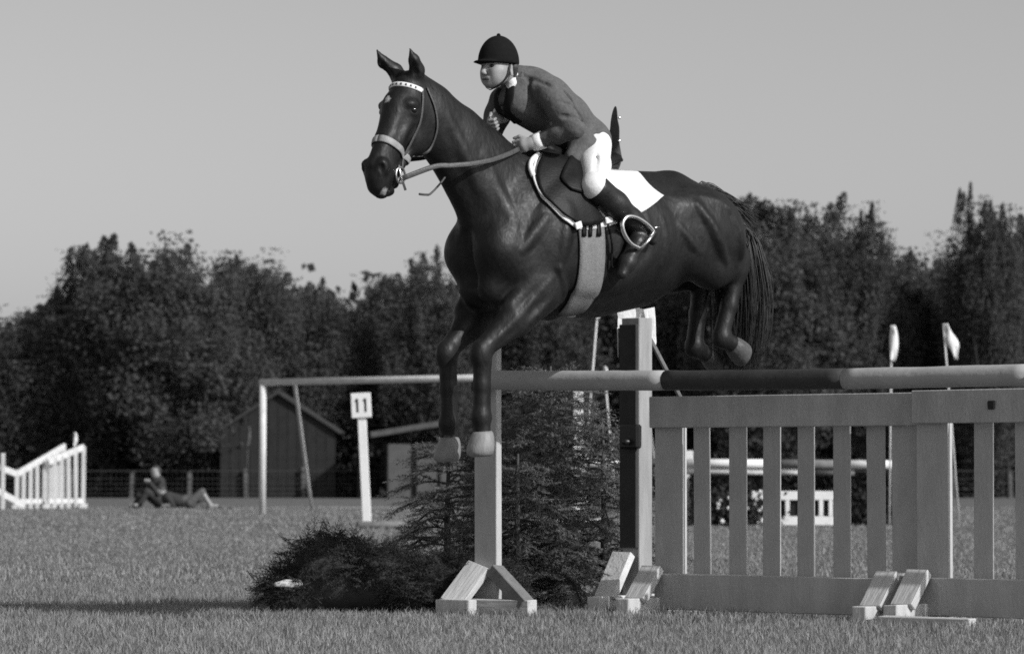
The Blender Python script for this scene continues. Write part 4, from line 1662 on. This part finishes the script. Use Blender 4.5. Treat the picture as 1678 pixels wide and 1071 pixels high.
# ================================================================== THE RIDER
def build_rider():
    lo, hi = (-.80, -.46, 1.72), (.46, .50, 3.12)
    RYAW, RP = rad(5), (.232, 0)                    # the head looks a touch to its right of the horse's line
    kw = dict(yaw=RYAW, piv=RP)
    hpL, hpR = np.array([-.35, .105, 2.515]), np.array([-.35, -.105, 2.515])
    knL = hp(974, 306, .335)
    anL = hp(1054, 376, .35)
    toL = hp(1019, 449, .37)
    heL = hp(1066, 378, .35)
    mir = lambda p: np.array([p[0], -p[1], p[2]])
    shL, shR = np.array([.035, .175, 2.745]), np.array([.05, -.175, 2.745])
    elL = hp(940, 210, .30)
    wrL = hp(884, 231, .135)
    haL = hp(858, 238, .085)
    elR = np.array([.02, -.30, 2.60])
    wrR = hp(823, 186, -.10)
    haR = hp(808, 200, -.075)
    LEG = [(hpL, knL, anL, toL, heL), (hpR, mir(knL), mir(anL), mir(toL), mir(heL))]

    # ---- the body, one surface
    B = Field(lo, hi, .0062)
    B.chain([(-.40, 0, 2.53), (-.22, 0, 2.66), (.0, 0, 2.755)], [.095, .095, .105], .06, [1.1, 1.1, 1.2])
    for hip, kn, an, to, he in LEG:
        B.chain([hip, kn], [.075, .050], .04)
        B.chain([kn, kn * .6 + an * .4, an], [.052, .05, .034], .03)
        B.chain([he, an, to], [.03, .033, .022], .02)
    for sh, e_, w_, ha in ((shL, elL, wrL, haL), (shR, elR, wrR, haR)):
        B.chain([sh, e_], [.058, .042], .04)
        B.chain([e_, w_], [.042, .027], .025)
        # hand: palm, four curled fingers, thumb on top
        f = (ha - w_) / np.linalg.norm(ha - w_)
        s_in = -1.0 if ha[1] > 0 else 1.0
        up = np.array([0, 0, 1.0]) - f * f[2]
        up /= np.linalg.norm(up)
        inn = np.cross(up, f) * (1 if np.cross(up, f)[1] * s_in > 0 else -1)
        B.chain([w_, w_ * .5 + ha * .5, ha], [.026, .03, .032], .02)
        B.cone(ha + up * .018, ha - up * .02, .022, .019, .012)
        for i_, (zz, ln) in enumerate(((.030, .034), (.010, .038), (-.010, .036), (-.029, .029))):
            k0 = ha + up * zz + f * .020
            k1 = k0 + f * ln * .75 + inn * .012
            k2 = k1 + inn * ln * .75 - f * .004
            k3 = k2 - f * ln * .6 + inn * .002
            B.chain([k0, k1, k2, k3], [.0095, .0090, .0082, .0072], .003)
        t0 = ha + up * .030 - f * .015
        t1 = t0 + up * .020 + f * .022 + inn * .008
        B.chain([t0, t1, t1 + f * .03 + inn * .010], [.013, .0105, .008], .006)
    # neck and head
    B.cone((.04, 0, 2.80), (.18, 0, 2.86), .060, .053, .03)
    hc = lambda a, b, ra, rb, k=.02, ls=1., **q: B.cone(a, b, ra, rb, k, ls, **kw, **q)
    he_ = lambda p, r, k=.015, **q: B.ell(p, r, k, **kw, **q)
    cz = 2.897
    he_((-.005, 0, cz + .03), (.098, .076, .10), .03)                 # skull
    hc((.035, 0, cz - .02), (.056, 0, cz - .082), .058, .034, .025, .92)    # face
    hc((-.02, 0, cz - .035), (.058, 0, cz - .088), .045, .025, .025, 1.3)     # jaw
    he_((.076, 0, cz - .098), (.016, .019, .014), .012)                # chin
    for s in (1, -1):
        he_((.040, s * .036, cz - .050), (.048, .034, .050), .03)                        # cheek
        hc((.066, s * .034, cz - .030), (.035, s * .056, cz - .03), .013, .013, .025)    # cheek bone
        he_((.086, s * .03, cz - .005), (.016, .013, .010), .008, sub=True)     # eye socket
        hc((.085, s * .018, cz + .012), (.072, s * .045, cz + .010), .011, .009, .01)   # brow
        hc((-.012, s * .075, cz - .005), (-.018, s * .080, cz - .048), .016, .010, .006, .45)  # ear
        he_((-.008, s * .086, cz - .02), (.008, .006, .014), .005, sub=True)
        he_((.109, s * .011, cz - .047), (.008, .008, .007), .006)    # nostril
    hc((.092, 0, cz + .004), (.116, 0, cz - .040), .011, .0135, .008)  # nose
    hc((.092, -.016, cz - .068), (.092, .016, cz - .068), .0085, .0085, .006)   # lips
    hc((.090, -.014, cz - .079), (.090, .014, cz - .079), .009, .009, .005)
    hc((.104, -.02, cz - .0735), (.104, .02, cz - .0735), .003, .003, .004, sub=True)
    body = obj('person', B.mesh('person'), 'skin')
    body.matrix_world = HF.M
    tag(body, 'rider in grey jacket, white breeches and black cap leaning over the neck of the horse', 'person')
    hw = lambda p: (RP[0] + p[0] * math.cos(RYAW) - p[1] * math.sin(RYAW), RP[1] + p[0] * math.sin(RYAW) + p[1] * math.cos(RYAW), p[2])
    for s in (1, -1):
        bm = bmesh.new()
        bmesh.ops.create_uvsphere(bm, u_segments=10, v_segments=8, radius=.0115)
        o = obj('eye', bm_mesh(bm, 'eye'), 'eye', body, smooth=True)
        o.location = hw((.079, s * .031, cz - .006))
        obj('eyebrow', tube_mesh(spline([hw((.098, s * .014, cz + .012)), hw((.094, s * .032, cz + .018)), hw((.078, s * .052, cz + .011))], 4), .0042, 6), 'hair', body)

    fr = lambda y, z, o: B.hit(hw((.22, y, z)), hw((0, y, z)), o, .003)
    obj('lips', tube_mesh(spline([fr(y, cz - .0735, .0005) for y in (-.026, -.013, 0, .013, .026)], 3), [.003] + [.0062] * 11 + [.003], 6), 'lips', body)
    # ---- jacket
    J = Field(lo, hi, .0075)
    J.chain([(-.405, 0, 2.545), (-.22, 0, 2.665), (.0, 0, 2.765)], [.112, .114, .125], .06, [1.12, 1.12, 1.25])
    J.cone((-.10, 0, 2.66), (.12, 0, 2.72), .11, .095, .06, 1.15)                # chest front
    J.cone((.03, -.11, 2.795), (.03, .11, 2.795), .066, .066, .05)
    J.cone((.03, 0, 2.80), (.105, 0, 2.835), .095, .078, .05, 1.05)               # hunched collar
    J.cone((.02, 0, 2.79), (-.10, 0, 2.755), .10, .115, .06, 1.1)                  # upper back
    for sh, e_, w_ in ((shL, elL, wrL), (shR, elR, wrR)):
        J.chain([sh, sh * .5 + e_ * .5, e_], [.074, .066, .056], .03)
        J.chain([e_, e_ * .55 + w_ * .45, w_ + (e_ - w_) * .12], [.056, .050, .041], .02)
    # deep folds: round the elbow and where the forearm lies against the coat
    for path, rr in ((((931, 148), (946, 160), (951, 175), (946, 190)), .013), (((903, 192), (925, 199), (937, 214), (936, 238)), .010),
                     (((880, 118), (893, 128), (899, 142)), .008), (((905, 170), (925, 178), (938, 190)), .007), (((955, 180), (968, 200), (962, 226)), .007)):
        q = []
        for px, py in path:
            x, _, z = hp(px, py, .21)
            q.append(J.hit((x, .5, z), (x, 0, z), .002))
        P = spline(q, 5)
        for a_, b_ in zip(P, P[1:]):
            J.cone(a_, b_, rr, rr, .012, sub=True)
    # skirt of the jacket over the hips
    for s in (1, -1):
        J.chain([(-.36, s * .08, 2.55), (-.24, s * .13, 2.50), (-.15, s * .15, 2.43)], [.09, .07, .05], .04)
    # creases
    for a_, b_ in (((-.25, .17, 2.80), (-.12, .20, 2.60)), ((-.10, .2, 2.62), (.02, .16, 2.58)), ((-.33, .16, 2.72), (-.28, .17, 2.52)), ((.10, .09, 2.82), (.12, .12, 2.62))):
        J.cone(a_, b_, .008, .006, .03, sub=True)
    jk = obj('jacket', J.mesh('jacket'), 'jacket', body)
    # collar and lapels
    C = Field((-.1, -.2, 2.6), (.35, .2, 2.95), .008)
    C.cone((.075, 0, 2.835), (.115, 0, 2.855), .086, .074, .02, 1.05)
    C.cone((.085, 0, 2.862), (.20, 0, 2.90), .068, .068, .01, sub=True)
    obj('collar', C.mesh('collar'), 'jacket', body)
    for s in (1, -1):
        pl = [J.hit((.5, s * yy, zz), (0.0, s * yy * .6, zz - .02), .004) for yy, zz in ((.055, 2.80), (.07, 2.75), (.04, 2.68), (.01, 2.63))]
        strap('lapel', body, pl, .055, .010, 'lapel', [np.array([1, s * .3, .1])] * 4)
    # white stock and shirt cuffs
    W = Field((-.05, -.16, 2.7), (.32, .16, 2.98), .007)
    W.cone((.10, 0, 2.835), (.150, 0, 2.852), .064, .058, .02)
    W.cone((.17, .035, 2.81), (.185, .03, 2.765), .024, .016, .02, 1.3)
    obj('stock', W.mesh('stock'), 'white_cloth', body)
    for e_, w_ in ((elL, wrL), (elR, wrR)):
        d = (w_ - e_) / np.linalg.norm(w_ - e_)
        obj('cuff', tube_mesh([w_ - d * .020, w_ + d * .012, w_ + d * .040], [.049, .047, .044], 14), 'white_cloth', body)
    # jacket buttons
    for zz in (2.70, 2.66):
        q = J.hit((.5, .0, zz), (0, 0, zz), .002)
        bm = bmesh.new()
        bmesh.ops.create_uvsphere(bm, u_segments=8, v_segments=6, radius=.010)
        o = obj('button', bm_mesh(bm, 'button'), 'black', body)
        o.location = q
    # dark crease band round the upper sleeve
    # coat tail, standing up behind in the wind
    px = [(1010, 174, 1), (1009, 186, 4), (1007, 200, 7), (1008, 212, 8), (1006, 230, 10), (1006, 250, 13), (1004, 270, 15), (998, 290, 12)]
    V, T = [], []
    for i, (a, b, wd) in enumerate(px):
        for k_, u in enumerate((-1, -.35, .35, 1)):
            p = hp(a + u * wd * (1 + .15 * math.sin(i * 2.3 + u)), b + 4 * u * math.sin(i * 1.9), .02 + .045 * u + .018 * math.sin(i * 1.7 + u * 2))
            V.append(p)
    for i in range(len(px) - 1):
        for k_ in range(3):
            a = i * 4 + k_
            T.append((a, a + 1, a + 5, a + 4))
    o = obj('coat_tail', pyd('coat_tail', V, T), 'jacket', body, smooth=True)
    md = o.modifiers.new('thick', 'SOLIDIFY')
    md.thickness = .007
    sb_ = o.modifiers.new('soft', 'SUBSURF')
    sb_.levels = sb_.render_levels = 2
    bm = bmesh.new()
    bmesh.ops.create_uvsphere(bm, u_segments=8, v_segments=6, radius=.011)
    o = obj('coat_button', bm_mesh(bm, 'coat_button'), 'black', body)
    o.location = hp(1018, 262, .04)
    for bx, by in ((1015, 193), (1015, 231)):
        bm = bmesh.new()
        bmesh.ops.create_uvsphere(bm, u_segments=8, v_segments=6, radius=.008)
        o = obj('coat_button', bm_mesh(bm, 'coat_button'), 'steel', body)
        o.location = hp(bx, by, .075)
    obj('tail_root', tube_mesh([hp(998, 288, .02), hp(985, 262, .02), hp(978, 232, .03)], [.035, .06, .06], 12, flat=.5, flat_dir=(0, 1, 0)), 'jacket', body)

    # ---- breeches
    R = Field(lo, hi, .0075)
    R.ell((-.355, 0, 2.515), (.10, .14, .10), .05)
    for hip, kn, an, to, he in LEG:
        R.chain([hip, hip * .5 + kn * .5, kn], [.088, .078, .063], .04)
        R.chain([kn, kn * .85 + an * .15], [.066, .060], .03)
    R.cone((-.24, .24, 2.46), (-.14, .34, 2.36), .004, .004, .03, sub=True)
    obj('breeches', R.mesh('breeches'), 'breeches', body)

    # ---- boots
    for s, (hip, kn, an, to, he) in zip((1, -1), LEG):
        T_ = Field(lo, hi, .0068)
        up = kn + (an - kn) * .06
        T_.chain([up, up * .62 + an * .38, up * .25 + an * .75, an], [.074, .070, .056, .047], .03)
        f = (to - he) / np.linalg.norm(to - he)
        T_.chain([he + f * .015, an * .7 + to * .3, an * .25 + to * .75, to], [.040, .044, .042, .030], .03)
        nrm = np.cross(f, np.array([0, 1, 0]))
        nrm = nrm if nrm[2] < 0 else -nrm
        nrm = nrm / np.linalg.norm(nrm)
        T_.cone(he + nrm * .03, he + nrm * .045 + f * .03, .024, .024, .008)          # heel block
        T_.cone(kn + [.02, 0, .075], kn + [.0, 0, .085], .05, .055, .02, sub=True)
        obj('boot', T_.mesh('boot'), 'boot_leather', body)
        # spur
        obj('spur', tube_mesh([he + nrm * -.01 + np.array([-.03, 0, .01]), he + np.array([-.065, 0, .022])], .005, 6), 'steel', body)
        # stirrup: leather and iron, part of the saddle
        st = an * .42 + to * .58 + nrm * .045
        if s > 0:
            top = hp(1024, 357, .37)
            tread = [hp(1049, 407, .42), hp(1071, 380, .42)]
            arch = [tread[0], hp(1034, 399, .42), hp(1023, 383, .42), hp(1020, 366, .42), hp(1028, 355, .42), hp(1042, 356, .42), hp(1056, 364, .42), hp(1066, 373, .42), tread[1]]
        else:
            continue
        I = empty('stirrup_iron', (0, 0, 0), 0)
        bpy.data.objects.remove(I)
        io = obj('stirrup_iron', tube_mesh(spline(arch, 6), .0115, 10), 'steel', SADDLE)
        obj('stirrup_iron', tube_mesh(spline([mir(p) for p in arch], 6), .0095, 10), 'steel', SADDLE)
        d = tread[1] - tread[0]
        for q in (1, -1):
            t0, t1 = (tread[0], tread[1]) if q > 0 else (mir(tread[0]), mir(tread[1]))
            obj('stirrup_tread', tube_mesh([t0, t0 * .5 + t1 * .5, t1], [.020, .022, .020], 10, flat=.5, flat_dir=(0, 0, 1)), 'steel', SADDLE)
            lt = [side(*xz(972, 300), .05), hp(1000, 332, .345), top]
            if q < 0:
                lt = [mir(p) for p in lt]
            strap('stirrup_leather', SADDLE, lt, .028, .006, 'black_leather', [np.array([0, 1, .1])] * 3)

    # ---- velvet cap
    H = Field((.0, -.16, 2.85), (.45, .16, 3.12), .0068)
    H.ell((.0, 0, cz + .018), (.118, .098, .142), .02, **kw)
    H.cone((-.3, 0, cz - .180), (.3, 0, cz - .180), .19, .19, .008, 3.0, sub=True, **kw)
    H.ell((.090, 0, cz + .016), (.068, .072, .009), .008, **kw)
    H.ell((.01, 0, cz - .03), (.088, .0755, .085), .004, sub=True, **kw)
    obj('riding_cap', H.mesh('riding_cap'), 'velvet', body)
    bm = bmesh.new()
    bmesh.ops.create_uvsphere(bm, u_segments=8, v_segments=6, radius=.011)
    o = obj('cap_button', bm_mesh(bm, 'cap_button'), 'velvet', body)
    o.location = hw((0, 0, cz + .161))
    for s in (1, -1):
        pts = [hw((-.005, s * .080, cz + .01)), hw((.012, s * .077, cz - .055)), hw((.045, s * .050, cz - .105)), hw((.062, s * .0, cz - .128))]
        strap('chin_strap', body, pts, .012, .004, 'black', [np.array([.2, s, -.2])] * 3 + [np.array([0, s * .3, -1])])
    # short hair under the cap
    for s in (1, -1):
        HR = Field((.0, -.16, 2.80), (.3, .16, 3.0), .0065)
        HR.cone((-.05, s * .060, cz - .005), (-.06, s * .045, cz - .045), .026, .022, .02, **kw)
        obj('hair', HR.mesh('hair'), 'hair', body)


build_rider()


# ================================================================== SPECTATORS sitting in the grass
def build_spectators():
    def person(px, pyb, Y, yaw, lab, joints, cloth):
        g = at(px, pyb, Y)
        Mx = Matrix.Translation((g.x, g.y, 0)) @ Matrix.Rotation(rad(yaw), 4, 'Z')
        B = Field((-1.0, -.5, -.05), (1.2, .5, 1.15), .017)
        for pts, rs in joints['body']:
            B.chain([np.array(p) for p in pts], rs, .03)
        o = obj('person', B.mesh('person'), 'skin')
        o.matrix_world = Mx
        tag(o, lab, 'person')
        for nm, m, chains in joints['cloth']:
            C = Field((-1.0, -.5, -.05), (1.2, .5, 1.15), .017)
            for pts, rs in chains:
                C.chain([np.array(p) for p in pts], rs, .03)
            obj(nm, C.mesh(nm), m, o)
        return o
    torso = [(0, 0, .14), (.0, 0, .32), (.04, 0, .55)]
    legs = lambda s: [(.02, s * .1, .13), (.36, s * .17, .36), (.52, s * .12, .06), (.62, s * .12, .07)]
    arms = lambda s: [(.03, s * .19, .54), (.14, s * .24, .32), (.30, s * .08, .60)]
    hd = [(.06, 0, .60), (.10, 0, .72), (.11, 0, .80)]
    person(262, 832, 75.8, 207, 'dark-clothed spectator sitting in the grass with hands raised to the face', dict(
        body=[(torso, [.13, .12, .13]), (legs(1), [.08, .055, .04, .035]), (legs(-1), [.08, .055, .04, .035]),
              (arms(1), [.055, .04, .035]), (arms(-1), [.055, .04, .035]), (hd, [.05, .085, .09])],
        cloth=[('jacket', 'dark_cloth', [(torso, [.16, .15, .155]), (arms(1)[:2] + [(.27, .10, .55)], [.075, .058, .048]), (arms(-1)[:2] + [(.27, -.10, .55)], [.075, .058, .048])]),
               ('trousers', 'dark_cloth', [(legs(1)[:3], [.11, .075, .055]), (legs(-1)[:3], [.11, .075, .055])]),
               ('hair', 'hair', [([(.06, 0, .80), (.09, 0, .84)], [.085, .08])])]), None)
    tl = [(0, 0, .14), (.25, .0, .16), (.48, 0, .22)]
    ll = lambda s: [(.0, s * .09, .13), (-.27, s * .11, .30 + .06 * s), (-.46, s * .08, .05), (-.56, s * .08, .06)]
    al = lambda s: [(.45, s * .18, .22), (.32, s * .30, .08), (.55, s * .25, .06)]
    hl = [(.52, 0, .28), (.60, 0, .34), (.64, 0, .37)]
    person(312, 831, 75.0, 176, 'second spectator lying in the grass in a pale shirt beside the sitting one', dict(
        body=[(tl, [.12, .11, .12]), (ll(1), [.075, .05, .04, .035]), (ll(-1), [.075, .05, .04, .035]),
              (al(1), [.05, .04, .035]), (al(-1), [.05, .04, .035]), (hl, [.05, .08, .085])],
        cloth=[('shirt', 'dark_cloth', [(tl[1:], [.14, .15]), (al(1)[:2], [.07, .055]), (al(-1)[:2], [.07, .055])]),
               ('shorts', 'mid_cloth', [([tl[0], (.1, 0, .15)], [.15, .14]), (ll(1)[:2], [.10, .075]), (ll(-1)[:2], [.10, .075])]),
               ('hair', 'hair', [([(.62, 0, .40), (.60, 0, .38)], [.085, .08])])]), None)
    # a blanket spread beside them
    V, T = [], []
    for i in range(13):
        for j in range(6):
            q = ground_at(330 + i * 4.2, 75.4 - j * .12)
            V.append((q.x, q.y, .045 + .035 * math.sin(i * 1.3 + j) + .02 * math.sin(j * 2.1)))
    for i in range(12):
        for j in range(5):
            a = i * 6 + j
            T.append((a, a + 1, a + 7, a + 6))
    o = obj('blanket', pyd('blanket', V, T), 'mid_cloth', smooth=True)
    o.modifiers.new('thick', 'SOLIDIFY').thickness = .02
    tag(o, 'crumpled blanket in the grass right of the lying spectator', 'blanket')


build_spectators()
